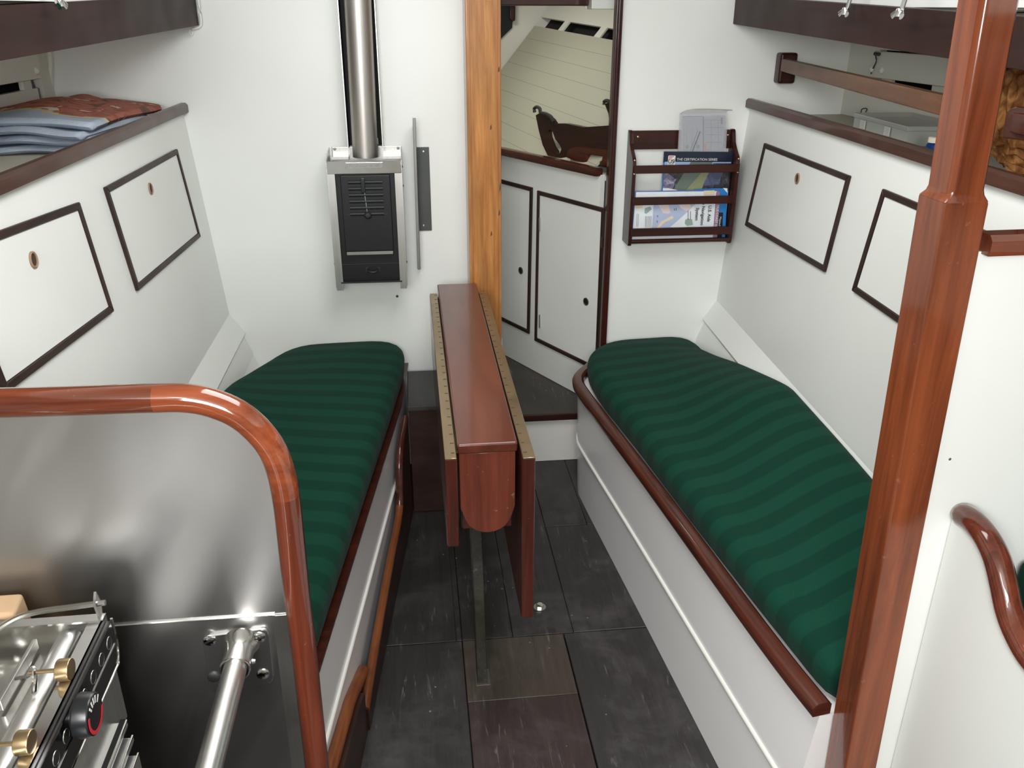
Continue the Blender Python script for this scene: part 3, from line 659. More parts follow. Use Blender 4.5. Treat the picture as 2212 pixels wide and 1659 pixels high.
rail = [V((p.x+0.006, p.y, 0.392)) for p in Rt]; rail[-1].y = 2.612
prof = [(-0.020, -0.013), (0.013, -0.013), (0.013, 0.008), (0.006, 0.014), (-0.012, 0.014), (-0.020, 0.008), (-0.023, 0.0)]
obj('edge_rail', MB().sweep(rail, prof), MAH_Y, settR)

settL = thing('settee', 'white fronted settee base with mahogany edge, left of the aisle', 'settee', (-0.35, 1.7, 0.0))
def Lx(y): return -0.206+(y-1.193)*0.1241
Lt = [V((Lx(y)-0.006, y, 0)) for y in (1.0, 1.2, 1.4, 1.6, 1.8, 2.0, 2.2, 2.32)]
Lb = [V((p.x-0.004, p.y, 0)) for p in Lt]
Lm = [a.lerp(b, 0.5) for a, b in zip(Lb, Lt)]
backL = [(-0.53, 2.64), (-0.56, 1.0)]
Lt.append(V((-0.052, 2.64, 0))); Lb.append(V((-0.056, 2.64, 0))); Lm.append(V((-0.054, 2.64, 0)))
obj('lower_front', loft(Lb, Lm, 0.001, zm, backL), SETTEEWHITE, settL, 50)
obj('upper_front', loft(Lm, Lt, zm+0.001, 0.378, backL), SETTEEWHITE, settL, 50)
obj('bead', MB().tube([V((p.x, p.y, zm+0.012)) for p in Lm[:-1]], 0.006, 10), WHITE_GLOSS, settL)
prL = [(-0.010, -0.012), (0.007, -0.012), (0.008, -0.003), (-0.010, -0.003)]
obj('edge_rail', MB().sweep([V((p.x-0.001, p.y, 0.391)) for p in Lt], prL), MAH_X, settL)

# cushions
def cushion(name, label, outline, spine, ztop, zbot, r, crown=0.012):
    P = [V((a, b, 0)) for a, b in outline]
    # densify
    D = []
    for i in range(len(P)):
        a, b = P[i], P[(i+1)%len(P)]; n = max(1, int((b-a).length/0.03))
        for k in range(n): D.append(a.lerp(b, k/n))
    for _ in range(3): D = [(D[i-1]+D[i]*2+D[(i+1)%len(D)])/4 for i in range(len(D))]
    s0, s1 = V((spine[0][0], spine[0][1], 0)), V((spine[1][0], spine[1][1], 0)); sd = s1-s0
    t = bmesh.new(); rings = []
    levels = [(r*0.25, 0.0, 0), (0.0, 0.18, 0)]
    for k in range(1, 7):
        th = PI/2*k/6; levels.append((r*(1-math.cos(th)), 0.0, math.sin(th)))
    ring_def = []
    for p in D:
        u = max(0, min(1, (p-s0).dot(sd)/sd.length_squared)); c = s0+sd*u; L = (c-p).length; dr = (c-p).normalized()
        col = []
        zt = ztop(p)
        col.append(p+dr*r*0.22+V((0, 0, zbot)))
        col.append(p+dr*0.004+V((0, 0, zbot+0.012)))
        z1 = zt-r*0.8
        for k in range(0, 7):
            th = PI/2*k/6; q = p+dr*r*(1-math.cos(th)); zq = ztop(q); col.append(V((q.x, q.y, max(zbot+0.016, zq-r*0.8)+(r*0.8 if zq-r*0.8 > zbot+0.016 else zq-zbot-0.016)*math.sin(th))))
        for k in range(1, 5):
            f = k/4.0; q = (p+dr*r).lerp(c, f); zq = ztop(q)+crown*math.sin(f*PI/2); col.append(V((q.x, q.y, zq)))
        ring_def.append(col)
    n = len(D); m_ = len(ring_def[0])
    vs = [[t.verts.new(c) for c in col] for col in ring_def]
    for i in range(n):
        for j in range(m_-1): t.faces.new((vs[i][j], vs[(i+1)%n][j], vs[(i+1)%n][j+1], vs[i][j+1]))
    t.faces.new([vs[i][0] for i in range(n)])
    bmesh.ops.remove_doubles(t, verts=t.verts[:], dist=0.0008)
    o = obj(name, MB().add(t), GREEN, None, 80)
    return tag(o, label, 'cushion')
def ztR(p):
    inb = 0.455
    s = max(0, min(1, (p.x-0.66)/0.26)); s = s*s*(3-2*s); k_ = max(0, min(1, (2.50-p.y)/0.60)); return inb+0.012*math.sin(min(1, (2.65-p.y)/0.5)*PI/2)+s*0.118*k_
outR = [(0.657, 1.02), (0.622, 1.30), (0.588, 1.60), (0.552, 1.95), (0.515, 2.25), (0.510, 2.40), (0.535, 2.52), (0.585, 2.60), (0.66, 2.642), (0.80, 2.645), (0.905, 2.645), (0.925, 2.60), (0.925, 2.35), (0.945, 2.2), (0.958, 1.95), (0.940, 1.6), (0.912, 1.2), (0.899, 1.02)]
cushion('seat_cushion', 'long green striped seat cushion right of the aisle', outR, ((0.76, 1.1), (0.735, 2.50)), ztR, 0.384, 0.05)
def ztL(p):
    s = max(0, min(1, (-0.22-p.x)/0.33)); return 0.482+s*s*0.075*max(0, min(1, (2.5-p.y)/0.5))
outL = [(-0.236, 1.01), (-0.184, 1.42), (-0.134, 1.82), (-0.089, 2.18), (-0.054, 2.48), (-0.056, 2.60), (-0.11, 2.640), (-0.28, 2.640), (-0.40, 2.625), (-0.455, 2.56), (-0.50, 2.43), (-0.545, 2.25), (-0.552, 2.0), (-0.550, 1.01)]
cushion('seat_cushion', 'long green striped seat cushion left of the aisle', outL, ((-0.38, 1.15), (-0.26, 2.47)), ztL, 0.396, 0.045)

# mahogany kick boards along the left settee
kb = thing('kick_board', 'curved mahogany kick board against the left settee front', 'board', (-0.1, 2.0, 0))
KA = V((-0.137, 1.577, 0)); KD = (V((-0.137, 1.577, 0))-V((-0.164, 1.338, 0))).normalized(); KN = V((KD.y, -KD.x, 0))
def K(y, z, off=0.0):
    t = (y-KA.y)/KD.y; p = KA+KD*t+KN*off; return V((p.x, p.y, z))
topp = [(2.60, 0.345), (2.44, 0.342), (2.26, 0.335), (2.185, 0.318), (2.150, 0.285), (2.130, 0.240), (2.105, 0.165), (2.03, 0.140), (1.90, 0.132), (1.70, 0.108), (1.50, 0.074), (1.44, 0.060)]
topp = [(2.315, 0.340)]+topp[2:]
pr = [K(2.315, 0.002, 0.004), K(1.44, 0.002, 0.004)]+[K(y, z, 0.004) for y, z in topp[::-1]]
obj('face', MB().prism(pr, -KN*0.016), BROWNFACE, kb, 30)
ce_ = curve([K(y, z, -0.004) for y, z in topp], 4); k_ = 4*5
obj('shaded_edge', MB().tube(ce_[:k_+1], 0.011, 10), MAH_Y, kb)  # far part of the edge in darker wood, its shadow put into the colour
obj('top_edge', MB().tube(ce_[k_:], 0.011, 10), EDGEW, kb)
kb2 = thing('kick_board', 'nearer brown kick board with rounded light edge by left settee', 'board', (-0.2, 1.2, 0))
top2 = [(1.545, 0.050), (1.54, 0.075), (1.525, 0.089), (1.50, 0.097), (1.38, 0.138), (1.20, 0.160), (1.0, 0.175)]
pr = [K(1.545, 0.002, -0.026), K(1.0, 0.002, -0.026)]+[K(y, z, -0.026) for y, z in top2[::-1]]
obj('face', MB().prism([K(1.435, 0.002, 0.0), K(1.0, 0.002, 0.0)]+[K(y, z-0.01, 0.0) for y, z in top2[::-1] if y < 1.435]+[K(1.435, 0.112, 0.0)], -KN*0.012), BROWNFACE, kb2, 30)
obj('top_edge', MB().tube([K(y, z, -0.022) for y, z in top2], 0.014, 12), EDGEW, kb2)

# ================================================================== FIDDLES (shelf edge rails)
def fiddle(label, a, d, L, side, base):
    p0 = V(a); p1 = p0-V(d)*L
    prf = [(-0.012, -0.018), (0.012, -0.018), (0.012, 0.002), (0.006, 0.008), (-0.006, 0.008), (-0.012, 0.002)]
    tag(obj('shelf_rail', MB().sweep([p0, p1], prf), wood('shelf_rail_mahogany_'+side, rgb(56, 32, 24), rgb(92, 58, 46), 'Y', 0.4, 0.3), base=base), label, 'rail')
fiddle('dark mahogany rail capping the left settee back', LT0+V((0.004, -0.004, 0.020)), LD, 1.64, 'left', (-0.65, 1.8, 1.19))
fiddle('dark mahogany rail capping the right settee back', RT0+V((-0.004, -0.004, 0.020)), RD, 1.64, 'right', (1.0, 1.8, 1.19))

# ================================================================== LOCKER DOORS in the settee backs
def Lw(x, y): return Pp(x, y, LB0+LN*0.0005, LN)
def Rw(x, y): return Pp(x, y, RB0+RN*0.0005, RN)
def locker(label, cs, ringp, n, mapf, ends=None, shift=None):
    cpts = [mapf(*c) if not isinstance(c, Vector) else c for c in cs]
    t = thing('locker_door', label, 'door', sum(cpts, V((0,0,0)))/4, 'settee back locker doors')
    door_frame(None, t, cpts, 0.0135, 0.007, n, DARKTRIM, DARKTRIMZ)
    if ringp is not None: ring_at(t, ringp if isinstance(ringp, Vector) else mapf(*ringp), n, 0.0145, 0.0039, HOLEW, plain('hole_brown_%d' % len(bpy.data.materials), rgb(66, 46, 34), 0.8))
locker('dark framed white locker door in left settee back, nearer the bulkhead', [(378, 322), (222, 405), (293, 629), (429, 512)], (321, 408), LN, Lw)
tR, bR, bL = Lw(165, 437), Lw(240, 673), Lw(4, 852)
locker('dark framed white locker door in left settee back, nearer the galley', [tR, tR+(bL-bR), bL, bR], (66, 562), LN, Lw)
locker('dark framed white locker door in right settee back, beside the magazine rack', [(1655, 309), (1840, 380), (1785, 588), (1613, 487)], (1726, 386), RN, Rw)
tL, bL2 = Rw(1912, 408), Rw(1845, 628)
dW_ = min(tL.y, bL2.y)-1.03; tRr = Rw(1655, 309); wR = (Rw(1840, 380)-tRr).length
locker('dark framed white locker door half behind the varnished post', [tL, tL-RD*dW_, bL2-RD*dW_, bL2], tL-RD*dW_*0.5+(bL2-tL)*0.2, RN, Rw)

# ================================================================== BEAMS with wing nuts
def beam(label, p0, p1, h, side):
    p0, p1 = V(p0), V(p1); t = thing('shelf_board', label, 'beam', (p0+p1)/2)
    s = -side*0.030
    obj('board', MB().hexa([p0, p1, p1+V((-s, 0, 0)), p0+V((-s, 0, 0)), p0+V((0, 0, h)), p1+V((0, 0, h)), p1+V((-s, 0, h)), p0+V((-s, 0, h))], 0.002), BEAM, t); return t
q0 = Yp(1583, 52, YB-0.002); q1 = Xp(2060, 128, 0.955); q1 = q0+(q1-q0)*1.45
q1.y = max(q1.y, 1.0)
q1 = q0+(q1-q0)*1.9
beam('dark mahogany board under the deck edge at upper right', q0, q1, 0.077, 1)
l0 = Yp(430, 55, YB-0.012); l1 = Xp(0, 132, -0.62); l1 = l0+(l1-l0)*1.35
beam('dark mahogany board under the deck edge at upper left', l0, l1, 0.077, -1)
ov = thing('bracket', 'thin white moulding around the end of the upper left board', 'moulding', l0)
obj('moulding', MB().tube(curve([l0+V((0.006, 0.0, 0.12)), l0+V((0.007, 0, 0.03)), l0+V((0.003, 0, -0.002)), l0+V((-0.02, 0, -0.008))], 5), 0.0035, 8), WHITE, ov)
obj('hook', MB().tube(curve([l0+V((-0.024, 0, -0.010)), l0+V((-0.030, -0.003, -0.018)), l0+V((-0.022, -0.003, -0.024)), l0+V((-0.019, 0, -0.016))], 4), 0.002, 6), WHITE, ov)
def wingnut(label, p, side, grp):
    p = V(p); t = thing('wing_nut', label, 'wing nut', p, grp)
    obj('bolt', MB().tube([p+V((side*0.012, 0, 0.055)), p+V((side*0.002, 0, -0.004))], 0.0045, 8, (0,1,0)), GALVL, t)
    obj('hub', MB().lathe([(0.008, -0.007), (0.007, 0.006), (0.005, 0.008)], p, (0, 0, 1), 12), CHROME, t)
    for s in (-1, 1):
        a = p+V((0, s*0.006, 0.001)); b = p+V((-side*0.004, s*0.017, -0.007))
        obj('wing', MB().tube([a, (a+b)/2+V((0, 0, 0.001)), b], 0.0062, 10, (1,0,0), flat=0.5, scale=[0.7, 1.0, 1.15]), CHROME, t)
wingnut('steel wing nut on the upper right board, nearer the bulkhead', Xp(1826, 24, 0.935), 1, 'wing nuts')
wingnut('steel wing nut on the upper right board, nearer the varnished post', Xp(1943, 27, 0.920), 1, 'wing nuts')
wingnut('steel wing nut on the upper left board', Xp(128, 4, -0.585), -1, 'wing nuts')

# ================================================================== GRAB RAIL right
gr = thing('grab_rail', 'brown wooden rail running from the bulkhead block along the right shelf', 'rail', (1.1, 2.6, 1.3))
obj('end_block', MB().box(1.106, 2.606, 1.262, 1.160, YB-0.001, 1.350, 0.008, 3), MAH_Z, gr)
g0 = V((1.118, 2.606, 1.316)); g1_ = V((0.980, 1.535, 1.300)); g2_ = g0+(g1_-g0)*1.10
obj('rail_bar', MB().bar(g0, g2_, 0.020, 0.036, bev=0.003), RAILWOOD, gr)

# ================================================================== MAGAZINE RACK
rk = thing('magazine_rack', 'dark mahogany slatted magazine rack hanging on the bulkhead', 'rack', (0.82, 2.61, 0.79))
rx0, rx1 = 0.661, 0.998
def side(x, s):
    pr = [(YB-0.001, 1.128), (YB-0.016, 1.128), (YB-0.020, 1.120), (YB-0.030, 1.09), (YB-0.048, 1.072), (YB-0.075, 1.055), (YB-0.083, 1.045), (YB-0.085, 1.030), (YB-0.082, 0.790), (YB-0.078, 0.783), (YB-0.001, 0.783)]
    obj('side_panel', MB().prism([V((x, a, b)) for a, b in pr], (s*0.011, 0, 0), 0.001, 1), MAH_Z, rk)
side(rx0, 1); side(rx1, -1)
obj('back_board', MB().box(rx0+0.011, YB-0.013, 1.070, rx1-0.011, YB-0.001, 1.126, 0.001, 1), MAH_X, rk)
yf = YB-0.086
for z0, z1 in ((1.009, 1.033), (0.913, 0.937), (0.815, 0.840)):
    obj('front_slat', MB().box(rx0+0.004, yf-0.004, z0, rx1-0.004, yf+0.005, z1, 0.001, 1), MAH_X, rk)
obj('bottom_rod', MB().tube([V((rx0+0.008, yf+0.004, 0.798)), V((rx1-0.008, yf+0.004, 0.798))], 0.0065, 12), MAH_X, rk)
for k in range(3): obj('bottom_slat', MB().box(rx0+0.011, YB-0.070+k*0.022, 0.787, rx1-0.011, YB-0.056+k*0.022, 0.793), MAH_X, rk)
for x, z in ((rx0+0.03, 1.108), (rx1-0.02, 1.11)): obj('screw', MB().lathe([(0.0035, 0), (0, 0.002)], V((x, YB-0.013, z)), (0,-1,0), 8), BRASSB, rk)
for x in (rx0+0.0055, rx1-0.0055):
    for z in (1.048, 1.008): obj('plug', MB().lathe([(0.003, 0), (0, 0.0015)], V((x, yf+0.001-(0.004 if z < 1.01 else 0), z)), (0,-1,0), 8), BRASSB, rk)

# sailing magazine (cover leans against the back board)
YM = 2.602
mg = thing('magazine', 'sailing magazine with navy header and green sail cover in the rack', 'magazine', (0.86, YM, 0.8))
ma = lambda x, y: Pp(x, y, V((0, YM, 1.04)), V((0, 1, 0.10)))
c0, c1 = ma(1434, 327), ma(1583, 328); dz = V((0, 0.10, -1.0)).normalized(); hgt = 0.232
dz = V((0.012, 0.02, -1)).normalized()
mg_n = V((0, -1, 0))
def cov(u, v, o=0.0):   # u across 0..1, v down in metres
    return c0+(c1-c0)*u+dz*v+mg_n*o
obj('pages', MB().prism([cov(0.0, 0.002, 0), cov(0.995, 0.002, 0), cov(0.995, hgt, 0), cov(0.0, hgt, 0)], (0, 0.006, 0)), WHITEP, mg)
pm = [NAVY, SKYP, SAILG2, SAILG, TREES, LILAC, SLATE, BLUEP, WHITEP]
m = MB(); L_ = [0]
def cp(pts, mi):
    L_[0] += 1; m.prism([cov(u, v, 0.0003+0.00012*L_[0]) for u, v in pts], (0, -0.0001, 0), mi=mi)
cp([(0, 0), (1, 0), (1, hgt), (0, hgt)], 0)
cp([(0.02, 0.031), (0.99, 0.031), (0.99, hgt), (0.02, hgt)], 1)
cp([(0.02, 0.046), (0.10, 0.040), (0.30, 0.044), (0.62, 0.046), (0.99, 0.036), (0.99, 0.12), (0.02, 0.12)], 4)
cp([(0.02, 0.066), (0.08, 0.066), (0.20, 0.085), (0.16, 0.125), (0.02, 0.125)], 5)
cp([(0.40, 0.031), (0.72, 0.031), (0.66, 0.06), (0.50, 0.125), (0.13, 0.135)], 2)
cp([(0.66, 0.040), (0.74, 0.040), (0.55, 0.135), (0.30, 0.135)], 3)
cp([(0.73, 0.034), (0.99, 0.034), (0.88, 0.065), (0.84, 0.10), (0.60, 0.105)], 6)
cp([(0.02, 0.112), (0.10, 0.112), (0.24, 0.118), (0.2, 0.12), (0.02, 0.12)], 8)
cp([(0.02, 0.12), (0.99, 0.135), (0.99, hgt), (0.02, hgt)], 1)
cp([(0.0, 0.033), (0.015, 0.033), (0.015, hgt), (0.0, hgt)], 7)
cover = obj('cover', m, pm, mg, 0)
k = (c1-c0).length; o_ = cov(0.19, 0.027, 0.0022)
text('THE CERTIFICATION SERIES', 0.0105, o_, c1-c0, -dz, WHITEP, mg)
m = MB()
def lg(pts, mi, o): m.prism([cov(0.065+0.105*a, 0.012+0.030*b, o) for a, b in pts], (0, -0.0001, 0), mi=mi)
lg([(0.08,0),(0.92,0),(1,0.08),(1,0.92),(0.92,1),(0.08,1),(0,0.92),(0,0.08)], 0, 0.0022)
for i_ in range(3): lg([(0.08, 0.06+0.14*i_), (0.85-0.22*i_, 0.06+0.14*i_), (0.76-0.22*i_, 0.14+0.14*i_), (0.08, 0.14+0.14*i_)], 1, 0.0025)
lg([(0.95, 0.12), (0.80, 0.72), (0.92, 0.68)], 2, 0.0025)
obj('emblem', m, [WHITEP, PINKR, INK], mg, 0)
text('US', 0.0165, cov(0.067, 0.0355, 0.0027), c1-c0, -dz, INK, mg, bold=0.0003)
text('SAILING', 0.0048, cov(0.07, 0.0405, 0.0027), c1-c0, -dz, INK, mg)

# blue brochure and folded charts
YC = 2.583
ch = thing('folded_chart', 'folded nautical chart with harbour map in front of the rack', 'chart', (0.82, YC, 0.80))
q = lambda x, y, o=0.0: Yp(x, y, YC-o)
xL, xR = q(1366, 480).x, q(1569, 480).x
xL, xR = 0.676, 0.980
zt_, zb_ = q(1400, 413).z, 0.796
obj('sheets', MB().box(xL, YC, zb_, xR-0.030, YC+0.004, zt_, 0.0005, 1), MIDBLUE, ch)
m = MB(); N_ = [0]
def ip(px, mi):
    N_[0] += 1; m.prism([q(x, y, 0.0003+0.00012*N_[0]) for x, y in px], (0, -0.0001, 0), mi=mi)
def xx(p): return p
ip([(1374, 415), (1545, 413), (1540, 519), (1365, 519)], 1)                # white sheet
ip([(1412, 440), (1502, 440), (1488, 492), (1408, 493)], 0)               # water
ip([(1421, 441), (1443, 441), (1449, 459), (1443, 462), (1433, 461)], 2)  # pink land
ip([(1418, 492), (1428, 479), (1452, 466), (1456, 471), (1436, 480), (1424, 492)], 3)
ip([(1447, 491), (1460, 480), (1487, 456), (1500, 442), (1500, 492)], 1)
ip([(1480, 475), (1486, 472), (1495, 474), (1497, 486), (1484, 488), (1479, 483)], 4)
ip([(1466, 441), (1490, 441), (1494, 450), (1482, 456), (1470, 449)], 2)
ip([(1393, 450), (1404, 446), (1408, 452), (1396, 462), (1392, 460)], 4)
for xx_ in range(1394, 1408, 3): ip([(xx_, 467), (xx_+0.7, 467), (xx_+0.4, 491), (xx_-0.3, 491)], 5)
for xx_ in (1376, 1379): ip([(xx_, 462), (xx_+0.6, 462), (xx_-0.8, 490), (xx_-1.4, 490)], 5)
ip([(1374, 443), (1389, 443), (1388, 450), (1373, 450)], 3)
for px in ((1456, 450, 1457, 455), (1460, 449, 1461, 455), (1420, 465, 1421, 469), (1419, 476, 1420, 481), (1486, 456, 1487, 474), (1491, 456, 1492, 474)): ip([(px[0], px[1]), (px[2], px[1]), (px[2], px[3]), (px[0], px[3])], 5)
ip([(1544, 413), (1549, 413), (1541, 519), (1536, 519)], 1)
ip([(1547, 414), (1556, 414), (1548, 519), (1539, 519)], 6)
ip([(1520, 412), (1544, 411), (1543, 420), (1520, 421)], 3)
obj('map_print', m, [CHARTBL, CHARTWH, CHARTPK, CHARTTAN, CHARTGR, INK, MAUVE], ch, 0)
dn = (q(1540, 500, 0)-q(1546, 440, 0)); rd = V((1, 0, 0))
for s_, px, py in (('U.S. Aids', 1531, 444), ('to Navigation', 1518, 434), ('System', 1504, 449)):
    text(s_, 0.0140, q(px, py, 0.0035), dn, rd, INK, ch, bold=0.0002)
text('7/US COAST G', 0.0105, q(1548.5, 443, 0.0035), dn, rd, WHITEP, ch)
br = thing('brochure', 'bright blue booklet with black label behind the folded chart', 'booklet', (0.96, YC+0.006, 0.80))
pbk = [Yp(1548, 407, YC+0.006), Yp(1571, 407, YC+0.006), Yp(1566, 519, YC+0.006), Yp(1500, 519, YC+0.006), Yp(1500, 409, YC+0.006)]
obj('cover', MB().prism(pbk, (0, 0.004, 0)), BLUEP, br, 0)
a, b = Yp(1553, 459, YC+0.0055), Yp(1562, 459, YC+0.0055); c_, d_ = Yp(1559, 519, YC+0.0055), Yp(1549, 519, YC+0.0055)
obj('label_strip', MB().prism([a, b, c_, d_], (0, -0.0004, 0)), INK, br, 0)
text('Maptech', 0.0095, Yp(1554.5, 468, YC+0.0045), dn, rd, WHITEP, br)
obj('white_corner', MB().prism([Yp(1562, 406, YC+0.0055), Yp(1571.5, 407, YC+0.0055), Yp(1571, 417, YC+0.0055)], (0, -0.0004, 0)), WHITEP, br, 0)

# clear pouch with plotter
YP_ = 2.618
pc = thing('plastic_pouch', 'clear vinyl pouch holding a chart plotter, sticking out of the rack', 'pouch', (0.88, YP_, 0.85))
p4 = [Yp(1469, 246, YP_), Yp(1571, 243, YP_), Yp(1566, 345, YP_), Yp(1464, 345, YP_)]
obj('front_sheet', MB().prism([p+V((0, -0.005, 0)) for p in p4], (0, -0.0006, 0)), CLEARBAG, pc, 0)
obj('back_sheet', MB().prism([p+V((0, 0.004, 0)) for p in p4], (0, 0.0006, 0)), CLEARBAG, pc, 0)
obj('flap', MB().sweep(curve([Yp(1469, 246, YP_-0.004), Yp(1484, 239, YP_-0.012), Yp(1510, 236, YP_-0.018), Yp(1545, 236.5, YP_-0.014), Yp(1582, 238, YP_-0.004)], 6), [(0.0004, -0.0014), (0.0004, 0.0014), (-0.0004, 0.0014), (-0.0004, -0.0014)]), plain('frosted_seal_strip', rgb(165, 158, 152), 0.4), pc)
obj('flap_sheet', MB().prism([Yp(1469, 246, YP_-0.003), Yp(1571, 243, YP_-0.003), Yp(1573, 238.5, YP_-0.010), Yp(1510, 237, YP_-0.015), Yp(1484, 240, YP_-0.010)], (0, -0.0004, 0)), CLEARBAG, pc, 0)
pl4 = [Yp(1474, 252, YP_), Yp(1566, 249, YP_), Yp(1561, 345, YP_), Yp(1469, 345, YP_)]
obj('plotter', MB().prism(pl4, (0, 0.0012, 0)), PLOTTER, pc, 0)
m = MB(); gl = lambda x0, y0, x1, y1: m.prism([Yp(x0, y0, YP_-0.0006), Yp(x1, y0, YP_-0.0006), Yp(x1, y1, YP_-0.0006), Yp(x0, y1, YP_-0.0006)], (0, -0.0002, 0))
for x in (1536, 1551): gl(x, 259, x+0.7, 326)
for x in (1477, 1483, 1494, 1505): gl(x, 275, x+0.5, 326)
for y in (259, 275, 291, 307): gl(1524, y, 1561, y+0.7)
gl(1518, 252, 1520.5, 326); gl(1557, 254, 1561, 268); gl(1474, 251, 1519, 252)
obj('grid_lines', m, plain('grid_grey_blue', rgb(70, 76, 96), 0.5), pc, 0)
obj('pen', MB().tube([Yp(1510, 283, YP_-0.003), Yp(1490, 335, YP_-0.003)], 0.0048, 10), plain('grey_pen_plastic', rgb(140, 142, 148), 0.3), pc)
for px, py in ((1484, 317), (1508, 317)): obj('stud', MB().lathe([(0.0055, 0), (0.005, 0.001)], Yp(px, py, YP_-0.002), (0,-1,0), 12), plain('stud_grey%d' % px, rgb(92, 90, 92), 0.4), pc)
obj('lamp_mark', MB().box(Yp(1520, 315, YP_).x, YP_-0.0016, Yp(1520, 326, YP_).z, Yp(1525, 315, YP_).x, YP_-0.0010, Yp(1520, 312, YP_).z), ORANGEP, pc)

# ================================================================== TABLE
tb = thing('drop_leaf_table', 'narrow varnished mahogany table with both leaves folded down', 'table', (0.117, 1.95, 0.0))
TY0, TY1 = 1.432, 2.49
a = Zp(988, 968, 0.70); b = Zp(1122, 962, 0.70)
tx0, tx1 = 0.0595, 0.1755
m = MB(); m.hexa([(tx0, TY0, 0.680), (tx1, TY0, 0.680), (tx1-0.001, TY1, 0.680), (tx0-0.004, TY1, 0.680), (tx0, TY0, 0.702), (tx1, TY0, 0.702), (tx1-0.001, TY1, 0.702), (tx0-0.004, TY1, 0.702)], 0.005, 3)
obj('tabletop', m, TABLE, tb)
def leaf(x0, x1, y0, y1, z0, z1, dx):
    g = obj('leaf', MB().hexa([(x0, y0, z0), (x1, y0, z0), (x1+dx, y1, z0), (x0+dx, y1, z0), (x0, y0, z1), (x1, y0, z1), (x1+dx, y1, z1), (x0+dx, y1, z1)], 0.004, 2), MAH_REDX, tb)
    br_ = MB(); n = 26
    br_.hexa([(x0+0.001, y0-0.001, z1-0.001), (x1-0.001, y0-0.001, z1-0.001), (x1+dx-0.001, y1, z1-0.001), (x0+dx+0.001, y1, z1-0.001), (x0+0.001, y0-0.001, z1+0.0025), (x1-0.001, y0-0.001, z1+0.0025), (x1+dx-0.001, y1, z1+0.0025), (x0+dx+0.001, y1, z1+0.0025)], 0.001, 1)
    hg = obj('brass_strip', br_, BRASS, g)
    kn = MB()
    for i in range(n):
        f = (i+0.5)/n; y = lerp(y0, y1, f); xm = lerp(x0, x0+dx, f)+(x1-x0)*(0.30 if x0 > 0.1 else 0.70)
        kn.box(xm-0.0035, y-0.0011, z1+0.0022, xm+0.0035, y+0.0011, z1+0.0032)
    kk = obj('knuckle_notches', kn, plain('tarnish_brown%d' % int(x0*1000), rgb(70, 52, 30), 0.5), g)
    kk['kind'] = 'stuff'
leaf(0.0335, 0.0575, 1.395, 2.42, 0.497, 0.692, -0.003)
leaf(0.1785, 0.2035, 1.383, 2.42, 0.322, 0.692, -0.003)
# dark gap strip / hinge rods
obj('hinge_rod', MB().tube([V((0.0590, TY0+0.01, 0.682)), V((0.0555, 2.41, 0.682))], 0.0032, 8), BRASS, tb)
# trunk with rounded bottom
cxm = (tx0+tx1)/2; pts = [(tx0+0.003, 0.680), (tx0+0.003, 0.558), (cxm-0.049, 0.548)]
for k in range(13):
    th = PI+PI*k/12; pts.append((cxm+0.049*math.cos(th), 0.548+0.049*math.sin(th)))
pts += [(cxm+0.049, 0.548), (tx1-0.004, 0.558), (tx1-0.004, 0.680)]
pp = []
for q_ in pts:
    if not pp or (V((q_[0], q_[1], 0))-V((pp[-1][0], pp[-1][1], 0))).length > 1e-4: pp.append(q_)
obj('end_panel', MB().prism([V((x, TY0+0.004, z)) for x, z in pp], (0, 0.018, 0), 0.001, 1), MAH_RED, tb)
obj('end_panel', MB().prism([V((x-0.002, TY1-0.04, z)) for x, z in pp], (0, 0.018, 0), 0.001, 1), MAH_RED, tb)
obj('trunk', MB().box(tx0+0.008, TY0+0.022, 0.50, tx1-0.010, TY1-0.04, 0.679), MAH_Y, tb)
# supporting legs
lf = Zp(1043, 1478, 0)
m = MB(); w0 = 0.0115
m.hexa([(0.098, 1.552, 0.001), (0.098+2*w0, 1.552, 0.001), (0.098+2*w0, 1.60, 0.001), (0.098, 1.60, 0.001), (0.088, 1.545, 0.498), (0.088+2*w0, 1.545, 0.498), (0.088+2*w0, 1.63, 0.498), (0.088, 1.63, 0.498)], 0.003)
obj('leg', m, LEGW, tb)
obj('foot_plate', MB().box(0.094, 1.546, 0.0005, 0.128, 1.60, 0.003, 0.001), GALVL, tb)
m = MB(); m.hexa([(0.098, 2.22, 0.001), (0.121, 2.22, 0.001), (0.121, 2.27, 0.001), (0.098, 2.27, 0.001), (0.090, 2.19, 0.498), (0.113, 2.19, 0.498), (0.113, 2.28, 0.498), (0.090, 2.28, 0.498)], 0.003)
obj('leg', m, LEGW, tb)

# bolt in the sole
bp = Zp(1166, 1312, 0)
bt = thing('hex_bolt', 'shiny hexagonal bolt and washer in the cabin sole', 'bolt', bp)
obj('washer', MB().lathe([(0.0165, 0.0003), (0.0165, 0.002), (0.006, 0.0025)], bp, (0,0,1), 24), STEELBR, bt)
obj('head', MB().lathe([(0.0105, 0.002), (0.0105, 0.009), (0.008, 0.011), (0, 0.0112)], bp, (0,0,1), 6), CHROME, bt, 20)

# ================================================================== SHELF CLUTTER, left: towel
tw = thing('beach_towel', 'folded red beach towel with pale blue end on the left shelf', 'towel', (-0.86, 2.3, 1.169))
